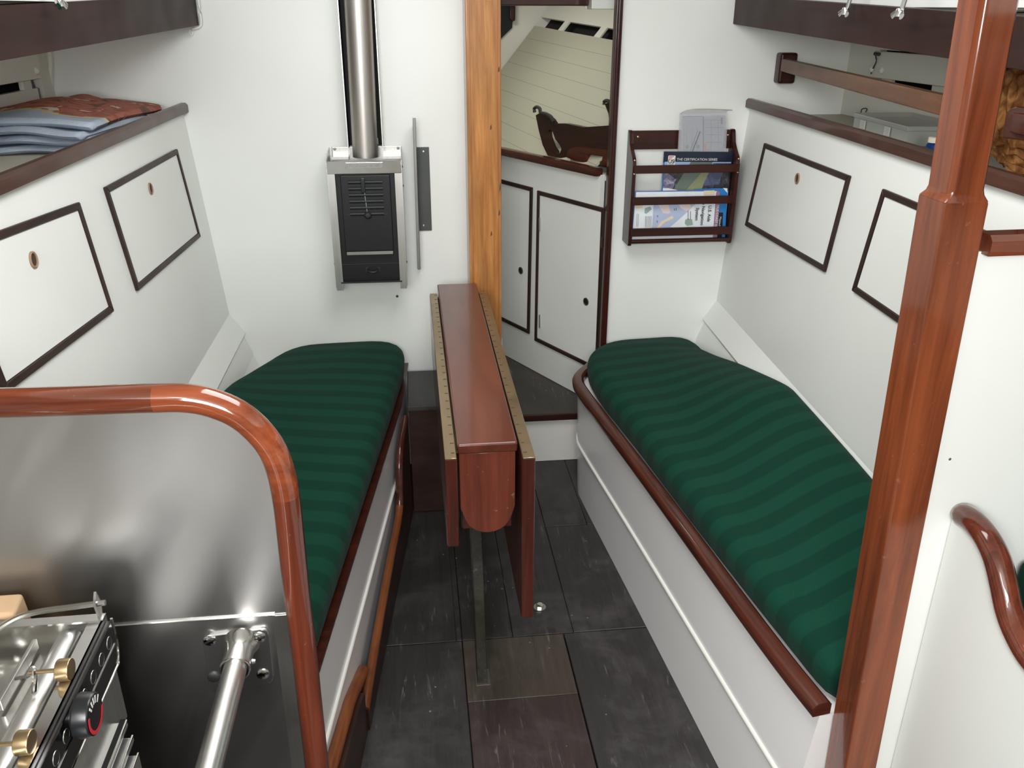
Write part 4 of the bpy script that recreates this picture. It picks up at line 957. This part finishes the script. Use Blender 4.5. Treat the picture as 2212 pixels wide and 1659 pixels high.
# folded stack: nearer (blue) end faces the camera
def towel_layer(y0, y1, x0, x1, z, th, amp, ph, mi, bulge=0.0):
    t = bmesh.new(); nx, ny = 28, 24; top = []; bot = []
    for j in range(ny+1):
        rt_, rb_ = [], []
        for i in range(nx+1):
            u, v = i/nx, j/ny; e = min(1, min(u, 1-u)*9, min(v, 1-v)*9); e = math.sqrt(max(0, 1-(1-e)**2))
            x = lerp(x0, x1, u)+0.012*math.sin(3.1*v+ph); y = lerp(y0, y1, v)+0.014*math.sin(4*u+ph*2)
            zz = z+amp*math.sin(u*6.2+ph)*math.cos(v*1.2+ph*0.5)+bulge*math.sin(PI*v)**1.0*math.sin(PI*min(1, u*1.1))
            rt_.append(t.verts.new((x, y, zz+th*(0.5+0.5*e)))); rb_.append(t.verts.new((x, y, max(1.1695, zz+th*(0.5-0.5*e)))))
        top.append(rt_); bot.append(rb_)
    for j in range(ny):
        for i in range(nx):
            f = t.faces.new((top[j][i], top[j][i+1], top[j+1][i+1], top[j+1][i]))
            t.faces.new((bot[j][i], bot[j+1][i], bot[j+1][i+1], bot[j][i+1]))
    for j in range(ny):
        t.faces.new((top[j][0], top[j+1][0], bot[j+1][0], bot[j][0])); t.faces.new((top[j][nx], bot[j][nx], bot[j+1][nx], top[j+1][nx]))
    for i in range(nx):
        t.faces.new((top[0][i], bot[0][i], bot[0][i+1], top[0][i+1])); t.faces.new((top[ny][i], top[ny][i+1], bot[ny][i+1], bot[ny][i]))
    return MB().add(t)
TX0, TX1 = -1.0, -0.688
def pillow_layer(y0, y1, x0, x1, zf, th, seed, rows=30, cols=30):
    """soft folded layer: rounded all round, z follows zf(u, v)"""
    t = bmesh.new(); R = random.Random(seed); a_, b_, c_ = R.uniform(0, 6), R.uniform(0, 6), R.uniform(0, 6); top = []; bot = []
    for j in range(rows+1):
        A, B = [], []
        for i in range(cols+1):
            u, v = i/cols, j/rows; du = min(u, 1-u)*(x1-x0); dv = min(v, 1-v)*(y1-y0); d_ = min(du, dv)
            e = math.sqrt(max(0.0, 1-(1-min(1, d_/(th*0.7)))**2))
            sx = 1-0.10*(abs(2*u-1)**6)*(abs(2*v-1)**6)
            x = (x0+x1)/2+(x1-x0)*(u-0.5)*sx+0.008*math.sin(5*v+a_); y = (y0+y1)/2+(y1-y0)*(v-0.5)*sx+0.010*math.sin(7*u+b_)
            z = zf(u, v)+0.0022*math.sin(11*u+c_)*math.sin(7*v+a_)
            A.append(t.verts.new((x, y, z+th*(0.5+0.5*e)))); B.append(t.verts.new((x, y, max(1.1692, z+th*(0.5-0.5*e)))))
        top.append(A); bot.append(B)
    for j in range(rows):
        for i in range(cols):
            t.faces.new((top[j][i], top[j][i+1], top[j+1][i+1], top[j+1][i])); t.faces.new((bot[j][i], bot[j+1][i], bot[j+1][i+1], bot[j][i+1]))
    for j in range(rows):
        t.faces.new((top[j][0], top[j+1][0], bot[j+1][0], bot[j][0])); t.faces.new((top[j][cols], bot[j][cols], bot[j+1][cols], top[j+1][cols]))
    for i in range(cols):
        t.faces.new((top[0][i], bot[0][i], bot[0][i+1], top[0][i+1])); t.faces.new((top[rows][i], top[rows][i+1], bot[rows][i+1], bot[rows][i]))
    bmesh.ops.remove_doubles(t, verts=t.verts[:], dist=0.0003)
    return MB().add(t)
def hump(u, v): return math.exp(-((u-0.42)/0.30)**2-((v-0.62)/0.30)**2)
LAY = [(1.985, 2.52, TX0, TX1, 0.0, 0.015), (1.995, 2.50, TX0+0.02, TX1-0.012, 0.0145, 0.016), (1.980, 2.50, TX0+0.005, TX1-0.006, 0.0295, 0.016)]
for k, (y0, y1, x0, x1, z_, th) in enumerate(LAY):
    f_ = (lambda u, v, z_=z_, k=k: 1.1695+z_*(1-0.35*v*v)+(0.006*math.sin(2.6*u+0.6)*k if k else 0))
    obj('fold', pillow_layer(y0, y1, x0, x1, f_, th, k+3), TOWB, tw, 60)
f_ = lambda u, v: 1.1695+0.046*(1-0.30*v*v)+0.012*math.sin(2.6*u+0.6)+0.020*hump(u, v)
o = obj('top_fold', pillow_layer(2.000, 2.60, TX0-0.005, TX1+0.004, f_, 0.017, 11, 44, 40), [TOWR, TOWB, TOWY], tw, 60)
for p_ in o.data.polygons:
    c_ = p_.center; yy = c_.y+2.3; x_ = c_.x-0.86
    lim = 2.145-0.30*(x_+0.86)+0.012*math.sin(x_*34)
    p_.material_index = 1 if yy < lim-0.010 else (2 if yy < lim+0.010 else 0)
f_ = lambda u, v: 1.1695+0.060+0.026*math.exp(-((u-0.50)/0.26)**2-((v-0.45)/0.35)**2)-0.016*v-0.012*u
obj('upper_fold', pillow_layer(2.30, 2.63, TX0+0.03, TX1-0.06, f_, 0.016, 21), TOWR, tw, 60)

# right shelf: clear organiser box, bottle, wire hook
tkb = thing('organizer_box', 'clear plastic compartment organizer box on the right shelf', 'box', (1.30, 2.02, 1.169))
ob0, ob1 = V((1.172, 2.235, 0)), V((1.142, 1.790, 0)); dd = (ob1-ob0).normalized(); pn = V((-dd.y, dd.x, 0)); pn = pn if pn.x > 0 else -pn
def OB(u, v, z): p = ob0+dd*u+pn*v; return V((p.x, p.y, z))
Lb_, Wb_ = 0.300, 0.078
Wb_ = 0.078+0.0
Wb_ = 0.155
def obx(u0, u1, v0, v1, z0, z1, bev=0): return MB().hexa([OB(u0, v0, z0), OB(u1, v0, z0), OB(u1, v1, z0), OB(u0, v1, z0), OB(u0, v0, z1), OB(u1, v0, z1), OB(u1, v1, z1), OB(u0, v1, z1)], bev)
z0 = 1.1695
tray = MB()
for mb_ in (obx(0, Lb_, 0, 0.0022, z0, z0+0.034), obx(0, Lb_, Wb_-0.0022, Wb_, z0, z0+0.034), obx(0, 0.0022, 0.0022, Wb_-0.0022, z0, z0+0.034), obx(Lb_-0.0022, Lb_, 0.0022, Wb_-0.0022, z0, z0+0.034), obx(0.0022, Lb_-0.0022, 0.0022, Wb_-0.0022, z0, z0+0.002)):
    me_ = bpy.data.meshes.new('t'); mb_.bm.to_mesh(me_); mb_.bm.free(); tray.bm.from_mesh(me_); bpy.data.meshes.remove(me_)
obj('tray', tray, CLEARBOX, tkb)
obj('lid', obx(-0.003, Lb_+0.003, -0.003, Wb_+0.003, z0+0.034, z0+0.046, 0.003), CLEARBOX, tkb)
for u in (0.06, 0.12, 0.18, 0.24): obj('divider', obx(u, u+0.002, 0.003, Wb_-0.003, z0+0.002, z0+0.029), CLEARBOX, tkb)
for u in (0.05, 0.19): obj('latch', obx(u, u+0.03, -0.006, -0.003, z0+0.012, z0+0.034, 0.001), glassy('latch_plastic_%d' % int(u*100), rgb(205, 205, 200), 0.2, 0.8), tkb)
for u, v, hh in ((0.085, 0.02, 0.018), (0.15, 0.03, 0.022), (0.205, 0.02, 0.015), (0.26, 0.03, 0.02), (0.03, 0.03, 0.014)):
    obj('small_hardware', obx(u, u+0.025, v, v+0.02, z0+0.0022, z0+hh, 0.003), GALVL, tkb)
bo = thing('bottle', 'small dark blue bottle with cream cap on the right shelf', 'bottle', Xp(2022, 340, 1.12))
bpz = Xp(2014, 336, 1.105); bpz.z = 1.1695
obj('body', MB().lathe([(0.0001, 0), (0.016, 0.0), (0.016, 0.030), (0.012, 0.034)], bpz, (0,0,1), 20), BOTTLEB, bo)
obj('cap', MB().lathe([(0.013, 0.034), (0.0145, 0.035), (0.0145, 0.045), (0.012, 0.047), (0, 0.047)], bpz, (0,0,1), 20), CREAMP, bo)
wh = thing('wire_hook', 'small bent wire loop standing behind the organizer box', 'wire', (1.34, 2.40, 1.169))
wp = [Yp(1855, 252, 2.40), Yp(1860, 242, 2.40), Yp(1862, 236, 2.40), Yp(1869, 234, 2.39), Yp(1873, 236, 2.38), Yp(1870, 242, 2.37)]
wp[0].z = 1.169
obj('wire', MB().tube(curve(wp, 4), 0.0016, 6), GALV, wh)
cb = thing('cable', 'thin dark cable hanging at the end of the right lining boards', 'cable', (1.24, 2.33, 1.35))
cpz = [Xp(1893, 115, 1.312), Xp(1892, 122, 1.312), Xp(1893, 132, 1.312), Xp(1888, 144, 1.312), Xp(1883, 152, 1.312), Xp(1882, 160, 1.312)]
obj('wire', MB().tube(curve(cpz, 4), 0.0022, 6), plain('cable_grey', rgb(70, 62, 52), 0.6), cb)
obj('clamp', MB().tube([Xp(1890, 116, 1.312), Xp(1899, 117, 1.312)], 0.005, 8), GALV, cb)
for nm_, px, py, X_ in (('button_cap', 1884, 149, 1.314), ('button_cap', 1905, 152, 1.3165)):
    t = thing('plastic_button', ('white plastic button at the board end above right rail' if px < 1890 else 'faint white screw plug in the right lining board'), 'button', Xp(px, py, X_))
    obj('cap', MB().lathe([(0.009, 0), (0.009, 0.003), (0.006, 0.006), (0, 0.007)], Xp(px, py, X_), (-1,0,0), 16), WHITE, t)
t = thing('plastic_button', 'white plastic button at the end of the left lining board', 'button', Xp(78, 153, -0.98))
obj('cap', MB().lathe([(0.010, 0), (0.010, 0.003), (0.006, 0.006), (0, 0.007)], Xp(78, 153, -0.982), (1,0,0), 16), WHITE, t)

# ---- fleece and dark box beyond the post
flc = thing('fleece_cushion', 'golden brown shaggy fleece cushion on the right shelf behind the post', 'cushion', (1.12, 1.25, 1.17))
t = bmesh.new(); bmesh.ops.create_icosphere(t, subdivisions=5, radius=1)
for v_ in t.verts:
    d_ = v_.co.normalized(); n_ = 0.05*math.sin(d_.x*31+d_.y*17)*math.sin(d_.z*29+d_.x*13)+random.uniform(-0.02, 0.03)
    def se(a_): return math.copysign(abs(a_)**0.6, a_)
    v_.co = V((1.155+0.10*se(d_.x)*(1+n_), 1.36+0.22*se(d_.y)*(1+n_*0.5), max(1.1695, 1.300+0.120*se(d_.z)*(1+n_))))
obj('fleece', MB().add(t), FLEECE, flc, 0)
db = thing('shelf_box', 'dark mahogany box front with rounded corner against the fleece', 'box', (1.0, 1.1, 1.24))
XD = 0.985
pts = [Xp(x, y, XD) for x, y in ((2163, 298), (2172, 243), (2182, 234), (2195, 230), (2262, 240), (2262, 312))]
obj('front', MB().prism(pts, (0.018, 0, 0), 0.003), MAH_Y, db)
pts = [Xp(x, y, XD-0.001) for x, y in ((2186, 286), (2192, 243), (2250, 250), (2250, 300))]
obj('raised_panel', MB().prism(pts, (-0.006, 0, 0), 0.003), MAH_Y, db)

# ================================================================== FOREGROUND RIGHT: post, partition, handle
YP0 = 0.95
vp = thing('partition_post', 'tall varnished golden mahogany post in the right foreground', 'post', (0.66, 0.98, 0.0))
def pq(x, y, yy=YP0): return Yp(x, y, yy)
lo = pq(1826, 1659); lo2 = pq(1894, 1659); hi = pq(2043, 437); hi2 = pq(2136, 447)
s1_ = (hi-lo)/(hi.z-lo.z); s2_ = (hi2-lo2)/(hi2.z-lo2.z)
zcol = hi.z; zbase = 0.001
a0 = lo+s1_*(zbase-lo.z); b0 = lo2+s2_*(zbase-lo2.z)
dpt = 0.060
m = MB().hexa([V((a0.x, YP0, zbase)), V((b0.x, YP0, zbase)), V((b0.x, YP0+dpt, zbase)), V((a0.x, YP0+dpt, zbase)), V((hi.x, YP0, zcol)), V((hi2.x, YP0, zcol)), V((hi2.x, YP0+dpt, zcol)), V((hi.x, YP0+dpt, zcol))], 0.0035, 2)
obj('lower_shaft', m, POSTW, vp)
def octa(x0, x1, y0, y1, z, c):
    return [V((x0+c, y0, z)), V((x1-c, y0, z)), V((x1, y0+c, z)), V((x1, y1-c, z)), V((x1-c, y1, z)), V((x0+c, y1, z)), V((x0, y1-c, z)), V((x0, y0+c, z))]
t = bmesh.new(); R_ = []
for (ins, c, z) in ((0.0, 0.003, zcol-0.001), (0.0030, 0.006, zcol+0.006), (0.0036, 0.008, zcol+0.012), (0.0036, 0.009, ZC-0.002)):
    sh_ = -0.010*max(0, (z-zcol-0.03))/0.25
    R_.append([t.verts.new(q_) for q_ in octa(hi.x+ins*1.2+sh_, hi2.x-ins*1.2+sh_, YP0+ins*0.5, YP0+dpt-ins, z, c)])
for i in range(3):
    for j in range(8): t.faces.new((R_[i][j], R_[i][(j+1)%8], R_[i+1][(j+1)%8], R_[i+1][j]))
t.faces.new(R_[0]); t.faces.new(R_[-1])
obj('upper_shaft', MB().add(t), POSTW, vp, 50)

wall_p = tag(obj('wall_partition', MB().prism([V((b0.x+0.001, 0.968, 0.001)), V((1.5, 0.968, 0.001)), V((1.5, 0.968, 1.18)), V((hi2.x+0.001, 0.968, 1.18))], (0, 0.018, 0)), WHITE), kind='structure')
ra, rb = pq(2124, 510, 0.962), pq(2250, 505, 0.962)
zc_ = (pq(2125, 510, 0.957).z+pq(2125, 552, 0.957).z)/2
tag(obj('cap_rail', MB().sweep([V((0.703, 0.970, zc_)), V((1.45, 0.970, zc_+0.006))], [(-0.016, -0.013), (0.016, -0.013), (0.018, -0.006), (0.018, 0.006), (0.012, 0.013), (-0.012, 0.013), (-0.018, 0.006), (-0.018, -0.006)]), RAILX, base=(1.0, 0.97, 1.19)), 'varnished mahogany cap rail running right from the tall post', 'rail')

xB = Yp(2070, 1115, 0.965).x
hnd = [(2066, 1112, 0.93), (2080, 1113, None), (2105, 1130, None), (2133, 1165, None), (2154, 1210, None), (2168, 1265, None), (2180, 1320, None), (2200, 1372, None), (2235, 1430, None), (2300, 1490, None), (2420, 1570, None), (2700, 1740, None)]
path = curve([Xp(x, y, xB) for x, y, _ in hnd], 5)
path = [p for p in path if p.y < 0.966]
bot = 0.001
pp_ = [V((xB-0.008, min(p.y, 0.966), p.z-0.004)) for p in path]
pp_[0].y = 0.966
tag(obj('wall_quarter_berth', MB().prism(pp_+[V((xB-0.008, -0.2, path[-1].z-0.03)), V((xB-0.008, -0.2, bot)), V((xB-0.008, 0.966, bot))], (0.016, 0, 0)), WHITE), kind='structure')
n_ = len(path); sc_ = [min(1.0, 0.66+0.10*i) for i in range(n_)]
tag(obj('curved_rail', MB().sweep(path, [(0.0180*math.cos(2*PI*i/14), 0.0180*math.sin(2*PI*i/14)) for i in range(14)], (1,0,0), 0, True, sc_), RAILZ, base=path[10]), 'S-curved varnished mahogany hand rail on the white panel, right edge', 'rail')
qz = Yp(2202, 1208, 0.955)
bench = tag(obj('quarter_berth', MB().box(xB+0.012, -0.2, 0.001, 1.4, 0.964, qz.z-0.10), WHITE, base=(1.0, 0.4, 0)), 'white quarter berth bench beyond the curved rail', 'berth')
m = MB().box(qz.x, -0.18, qz.z-0.099, 1.38, 0.958, qz.z, 0.014, 3)
tag(obj('seat_cushion', m, GREEN, base=(1.1, 0.4, qz.z-0.10)), 'sliver of green quarter berth cushion at the right edge', 'cushion')
fc_ = Yp(1893, 992+0, 0.967)
obj('screw_plug', MB().lathe([(0.0022, 0), (0, 0.001)], Yp(2052, 992, 0.968), (0,-1,0), 10), GALVL, wall_p)

# ================================================================== FOREGROUND LEFT: steel panel and mahogany rail
YS = 0.95
cen = [(-700, 880), (-300, 878), (0, 873), (150, 869), (333, 863), (400, 863), (455, 873), (510, 896), (553, 930), (588, 975), (608, 1030), (619, 1090), (628, 1170), (641, 1290), (655, 1400), (669, 1530), (684, 1659), (705, 1850)]
CW = curve([Yp(x, y, YS) for x, y in cen], 4)
sp = thing('galley_bulkhead', 'stainless galley panel with thick rounded mahogany edge in the left foreground', 'panel', (-0.4, YS, 0.25))
inner = [p for p in CW]
poly = inner+[V((CW[-1].x, YS, 0.24)), V((CW[0].x, YS, 0.24))]
obj('core_board', MB().prism([p+V((0, 0.002, 0)) for p in poly], (0, 0.014, 0)), WHITE, sp, 0)
zseam = 0.714
up_ = [p for p in inner if p.z > zseam]+[]
up_poly = [p+V((0, -0.0, 0)) for p in up_]+[V((up_[-1].x, YS, zseam)), V((up_[0].x, YS, zseam))]
def steelsheet(poly, y, th, wav):
    """dense grid sheet with slight hand-rubbed waviness, clipped by outline"""
    return MB().prism([V((p.x, y, p.z)) for p in poly], (0, -th, 0))
obj('upper_sheet', steelsheet(up_poly, YS, 0.0012, 0), STEEL, sp, 0)
lowp = [V((up_[0].x, YS, zseam)), V((up_[-1].x, YS, zseam))]+[p for p in inner if p.z <= zseam]+[V((CW[-1].x, YS, 0.24)), V((up_[0].x, YS, 0.24))]
obj('lower_sheet', steelsheet(lowp, YS, 0.0024, 0), STEEL, sp, 0)
sx0 = Yp(575, 1400, YS).x; sx1 = Yp(622, 1400, YS).x
obj('edge_flange', MB().prism([V((Yp(590, 1332, YS).x, YS-0.0024, zseam-0.002)), V((Yp(622, 1332, YS).x, YS-0.0024, zseam-0.002)), V((Yp(672, 1730, YS).x, YS-0.0024, 0.26)), V((Yp(640, 1730, YS).x, YS-0.0024, 0.26))], (0, -0.0012, 0)), STEELBR, sp, 0)
obj('seam_bead', MB().tube([V((up_[0].x, YS-0.0026, zseam)), V((Yp(594, 1326, YS).x, YS-0.0026, zseam))], 0.0016, 6), STEELB, sp)
mr = sp
i1 = min(range(len(CW)), key=lambda i: (CW[i]-Yp(333, 863, YS)).length); i2 = min(range(len(CW)), key=lambda i: (CW[i]-Yp(616, 1066, YS)).length)
pr16 = [(0.0175*math.cos(2*PI*i/16), 0.0185*math.sin(2*PI*i/16)) for i in range(16)]
off_ = V((0, 0.004, 0)); lift = lambda P: [p+off_ for p in P]
obj('edge_rail', MB().sweep(lift(CW[:i1+1]), pr16, (0,1,0)), RAILX, mr)
obj('edge_rail', MB().sweep(lift(CW[i1:i2+1]), pr16, (0,1,0)), wood('orange_mahogany_bend', rgb(88, 40, 25), rgb(156, 79, 46), 'X', 0.12, 1.0, 0.7, 0.1), mr)
obj('edge_rail', MB().sweep(lift(CW[i2:]), pr16, (0,1,0)), RAILZ, mr)

# safety bar with its cast socket
sb = thing('safety_bar', 'chromed tubular bar with square flange socket in front of the stove', 'bar', (-0.257, 0.94, 0.67))
yfl = YS-0.0026
fc = [Yp(437, 1372, yfl), Yp(580, 1353, yfl), Yp(592, 1470, yfl), Yp(455, 1492, yfl)]
def rquad(c, r, n=5):
    out = []
    for i in range(4):
        a, p, b = c[i-1], c[i], c[(i+1)%4]; e0 = (a-p).normalized(); e1 = (b-p).normalized()
        for k in range(n+1):
            tt = k/n; out.append((p+e0*r)*(1-tt)**2+p*2*tt*(1-tt)+(p+e1*r)*tt*tt)
    return out
obj('flange', MB().prism(rquad(fc, 0.010), (0, -0.005, 0), 0.0018, 2), TUBESTEEL, sb)
for px, py, hole_ in ((453, 1383, 0), (560, 1377, 0), (568, 1456, 1), (462, 1462, 2)):
    p_ = Yp(px, py, yfl-0.005)
    hd_ = obj('screw', MB().lathe([(0.0085, 0), (0.0085, 0.0015), (0.006, 0.0028), (0, 0.003)], p_, (0,-1,0), 18), CHROME if hole_ < 2 else GALV, sb)
    if hole_ == 0: obj('slot', MB().bar(p_+V((-0.007, -0.003, -0.003)), p_+V((0.007, -0.003, 0.003)), 0.0012, 0.0014), BLACKSHADE, hd_)
S0 = Yp(519, 1402, 0.93)
obj('socket', MB().lathe([(0.024, 0), (0.022, 0.006), (0.0195, 0.014), (0.0185, 0.022), (0.0185, 0.048), (0.0195, 0.049), (0.0195, 0.052), (0.017, 0.054)], V((S0.x, yfl-0.004, S0.z)), (0,-1,0), 28), STEELB, sb)
obj('tube', MB().lathe([(0.0148, 0), (0.0148, 0.70)], V((S0.x, yfl-0.045, S0.z)), (0,-1,0), 28), TUBESTEEL, sb)
obj('set_screw', MB().lathe([(0.004, 0), (0.003, 0.004)], V((S0.x+0.019, yfl-0.04, S0.z-0.003)), (1,0,0), 8), CHROME, sb)

# wooden block behind the cooker
wb = thing('wooden_block', 'pale wooden block behind the cooker against the steel panel', 'block', (-0.52, 0.90, 0.70))
c1_, c2_ = Yp(48, 1282, 0.925), Yp(66, 1330, 0.925)
m = MB().hexa([V((c1_.x-0.14, 0.893, 0.62)), V((c1_.x+0.010, 0.893, 0.62)), V((c1_.x+0.012, 0.928, 0.62)), V((c1_.x-0.14, 0.928, 0.62)), V((c1_.x-0.14, 0.893, c1_.z-0.006)), V((c1_.x+0.002, 0.893, c1_.z-0.006)), V((c1_.x, 0.928, c1_.z)), V((c1_.x-0.14, 0.928, c1_.z))], 0.005, 3)
obj('block', m, PLYW, wb)

# ================================================================== COOKER (gimballed)
O = Yp(229, 1325, 0.885); Eu = Zp(66, 1659, O.z); U = (Eu-O).normalized(); W_ = V((-U.y, U.x, 0)); W_ = W_ if W_.x > 0 else -W_
K3 = V((0, 0, 1))
def C(u, w_, v): return O+U*u+W_*w_+K3*v
ck = thing('cooker', 'stainless and black two burner galley cooker at lower left', 'stove', (O.x-0.1, 0.7, 0.55))
def cbox(u0, u1, w0, w1, v0, v1, bev=0, seg=2): return MB().hexa([C(u0, w0, v0), C(u1, w0, v0), C(u1, w1, v0), C(u0, w1, v0), C(u0, w0, v1), C(u1, w0, v1), C(u1, w1, v1), C(u0, w1, v1)], bev, seg)
LU = 0.52
obj('body', cbox(0.0, LU, -0.36, -0.006, -0.16, -0.030, 0.004), STEELBR, ck)
m = MB()
def addm(dst, src):
    me_ = bpy.data.meshes.new('t'); src.bm.to_mesh(me_); src.bm.free(); dst.bm.from_mesh(me_); bpy.data.meshes.remove(me_)
addm(m, cbox(0, LU, -0.002, 0.0, -0.028, 0.0)); addm(m, cbox(0, LU, -0.016, 0.0, -0.002, 0.0)); addm(m, cbox(0, 0.002, -0.36, 0.0, -0.028, 0.0)); addm(m, cbox(0, 0.014, -0.36, 0.0, -0.002, 0.0005))
addm(m, cbox(0.0, LU, -0.36, -0.016, -0.030, -0.024))
obj('top_frame', m, STEELB, ck)
# front face: black enamel with a row of vent holes
fw0 = 0.002
FR = [C(0.004, 0, -0.008), C(LU, 0, -0.008), C(LU, 0.0, -0.066), C(0.016, 0.0, -0.066), C(0.004, 0.0, -0.050)]
obj('front_panel', MB().prism(FR, W_*0.006, 0.001, 1), BLACKG, ck)
obj('panel_rim', MB().tube(curve([C(0.003, 0.006, -0.006), C(0.003, 0.006, -0.046), C(0.015, 0.006, -0.065), C(0.06, 0.006, -0.067), C(LU, 0.006, -0.067)], 5), 0.0017, 8), STEELB, ck)
obj('panel_groove', MB().tube([C(0.010, 0.0062, -0.0385), C(LU, 0.0062, -0.0385)], 0.0010, 6), STEELB, ck)
for k in range(14):
    c_ = C(0.024+k*0.029, 0.006, -0.0255)
    obj('vent_hole', MB().lathe([(0.0073, 0.0), (0.0076, 0.0006), (0.0079, 0.0)], c_, W_, 18), STEELBR, ck)
    obj('vent_shade', MB().lathe([(0.0073, 0.0002), (0.0073, 0.0006)], c_, W_, 18), BLACKSHADE, ck)  # flat disc coloured as the shade inside each vent
# control knob
kc = Pp(146, 1548, C(0, 0.0, 0), W_); ku = (kc-O).dot(U); kv = (kc-O).z
kc = C(ku-0.0, 0.006, kv)
kb_ = obj('control_knob', MB().lathe([(0.014, 0), (0.014, 0.004), (0.0235, 0.005), (0.0245, 0.007), (0.0235, 0.020), (0.022, 0.022), (0, 0.0225)], kc, W_, 36), BLACKP, ck)
m = MB(); ft = kc+W_*0.0227
def kd(a, r): return ft+(U*math.cos(a)+K3*math.sin(a))*r
arc = [math.radians(-168+k*9) for k in range(0, 23)]
for i in range(len(arc)-1): m.prism([kd(arc[i], 0.0165), kd(arc[i+1], 0.0165), kd(arc[i+1], 0.0205), kd(arc[i], 0.0205)], W_*0.0003, mi=0)
for a_ in (58, 78, 96, 114, 140):
    a_ = math.radians(a_); m.prism([kd(a_-0.09, 0.0125), kd(a_+0.09, 0.0125), kd(a_+0.06, 0.0205), kd(a_-0.06, 0.0205)], W_*0.0003, mi=1)
obj('dial_marks', m, [REDP, WHITEP], kb_, 0)
# pot clamps: brass knurled knobs on wire arms along the top rim
for px, py in ((146, 1446), (60, 1603)):
    kc2 = Zp(px, py, O.z+0.012); u_ = (kc2-O).dot(U); w_ = (kc2-O).dot(W_)
    arm = curve([C(u_-0.01, w_-0.060, -0.004), C(u_-0.004, w_-0.045, 0.004), C(u_-0.002, w_-0.036, 0.016), C(u_+0.004, w_-0.034, 0.004), C(u_+0.010, w_-0.036, -0.012)], 5)
    hh = obj('pot_clamp', MB().tube(arm, 0.0028, 8), STEELB, ck)
    obj('clamp_screw', MB().tube([C(u_, w_-0.040, 0.012), C(u_, w_-0.008, 0.012)], 0.0024, 8), BRASSB, hh)
    obj('clamp_knob', MB().lathe([(0.0115, 0), (0.0122, 0.001), (0.0122, 0.013), (0.0115, 0.014), (0.006, 0.0142), (0, 0.0140)], C(u_, w_-0.010, 0.012), W_, 28), BRASSB, hh)
# bright inner channel, fiddle rods and pan supports
obj('drip_channel', MB().tube([C(0.014, -0.040, -0.018), C(LU, -0.040, -0.018)], 0.0135, 20, flat=0.75), RAILSTEEL, ck)
def crod(pts, r=0.0032, nm='pan_support'): return obj(nm, MB().tube(curve([C(*p) for p in pts], 5), r, 8), STEELB, ck)
crod([(0.000, 0.002, 0.016), (0.002, -0.03, 0.015), (0.006, -0.085, 0.012), (0.02, -0.115, 0.004), (0.035, -0.13, -0.006)], 0.0036, 'fiddle_rail')
obj('rail_clip', MB().prism([C(-0.004, -0.010, 0.030), C(0.006, -0.010, 0.018), C(0.010, -0.006, 0.0), C(0.002, -0.006, 0.0), C(-0.006, -0.008, 0.014)], W_*0.003), STEELB, ck)
crod([(0.035, -0.36, 0.0), (0.035, -0.14, 0.0), (0.045, -0.118, -0.002), (0.085, -0.11, -0.010)], 0.0034)
crod([(0.06, -0.20, 0.002), (0.065, -0.15, 0.004), (0.11, -0.125, 0.002), (0.16, -0.110, -0.012)], 0.0034)
crod([(0.04, -0.13, 0.0), (0.10, -0.18, 0.001), (0.20, -0.26, 0.0)], 0.003)
crod([(0.10, -0.30, 0.0), (0.16, -0.22, 0.0), (0.26, -0.15, 0.0), (0.36, -0.12, 0.0)], 0.003)
obj('burner', MB().lathe([(0.045, 0), (0.045, 0.006), (0.030, 0.012), (0.030, 0.018), (0, 0.020)], C(0.16, -0.22, -0.024), K3, 32), GALVL, ck)
obj('side_bracket', cbox(0.03, 0.13, -0.075, -0.070, -0.020, -0.006, 0.001), STEELBR, ck)
# oven door rails: stepped bright extrusions below the panel
def ppC(px, py, v): p = Zp(px, py, O.z+v); return ((p-O).dot(U), (p-O).dot(W_))
def wat(px, py, v):
    p = Zp(px, py, O.z+v); return (p-O).dot(U), (p-O).dot(W_)
u1_, w1_ = wat(203, 1565, -0.132)
obj('oven_body', cbox(u1_-0.01, LU, -0.30, w1_, -0.30, -0.134, 0.004), BLACKG, ck)
obj('body_end', cbox(0.004, 0.30, -0.30, 0.0, -0.160, -0.067, 0.003), STEELBR, ck)
wl_ = w1_
for px, py, v, hgt_ in ((276, 1559, -0.132, 0.006), (289, 1592, -0.146, 0.006), (301, 1630, -0.160, 0.10)):
    u_, w_ = wat(px, py, v)
    obj('oven_rail', cbox(u_, LU, wl_+0.001, w_, v-hgt_, v, 0.0015), RAILSTEEL, ck)
    obj('rail_lip', cbox(u_, LU, w_-0.002, w_, v, v+0.004, 0.0005), STEELB, ck)
    wl_ = w_-0.012
wl_ = w1_+0.030
obj('rail_groove', cbox(u1_-0.004, LU, wl_, wl_+0.008, -0.1318, -0.1312, 0.0), BLACKSHADE, ck)

# unseen galley surfaces, added as dark tones for the steel panel to reflect
tag(obj('wall_galley', MB().box(-1.05, -1.3, 0.0, -1.02, 0.94, 1.45), BERTHGREY), kind='structure')
ct = thing('unseen_galley_counter', 'unseen dark counter box added for the steel panel reflections', 'counter', (-0.7, 0.3, 0.0))
obj('cabinet', MB().box(-1.02, -0.9, 0.0, -0.20, 0.30, 0.40), BROWNFACE, ct)
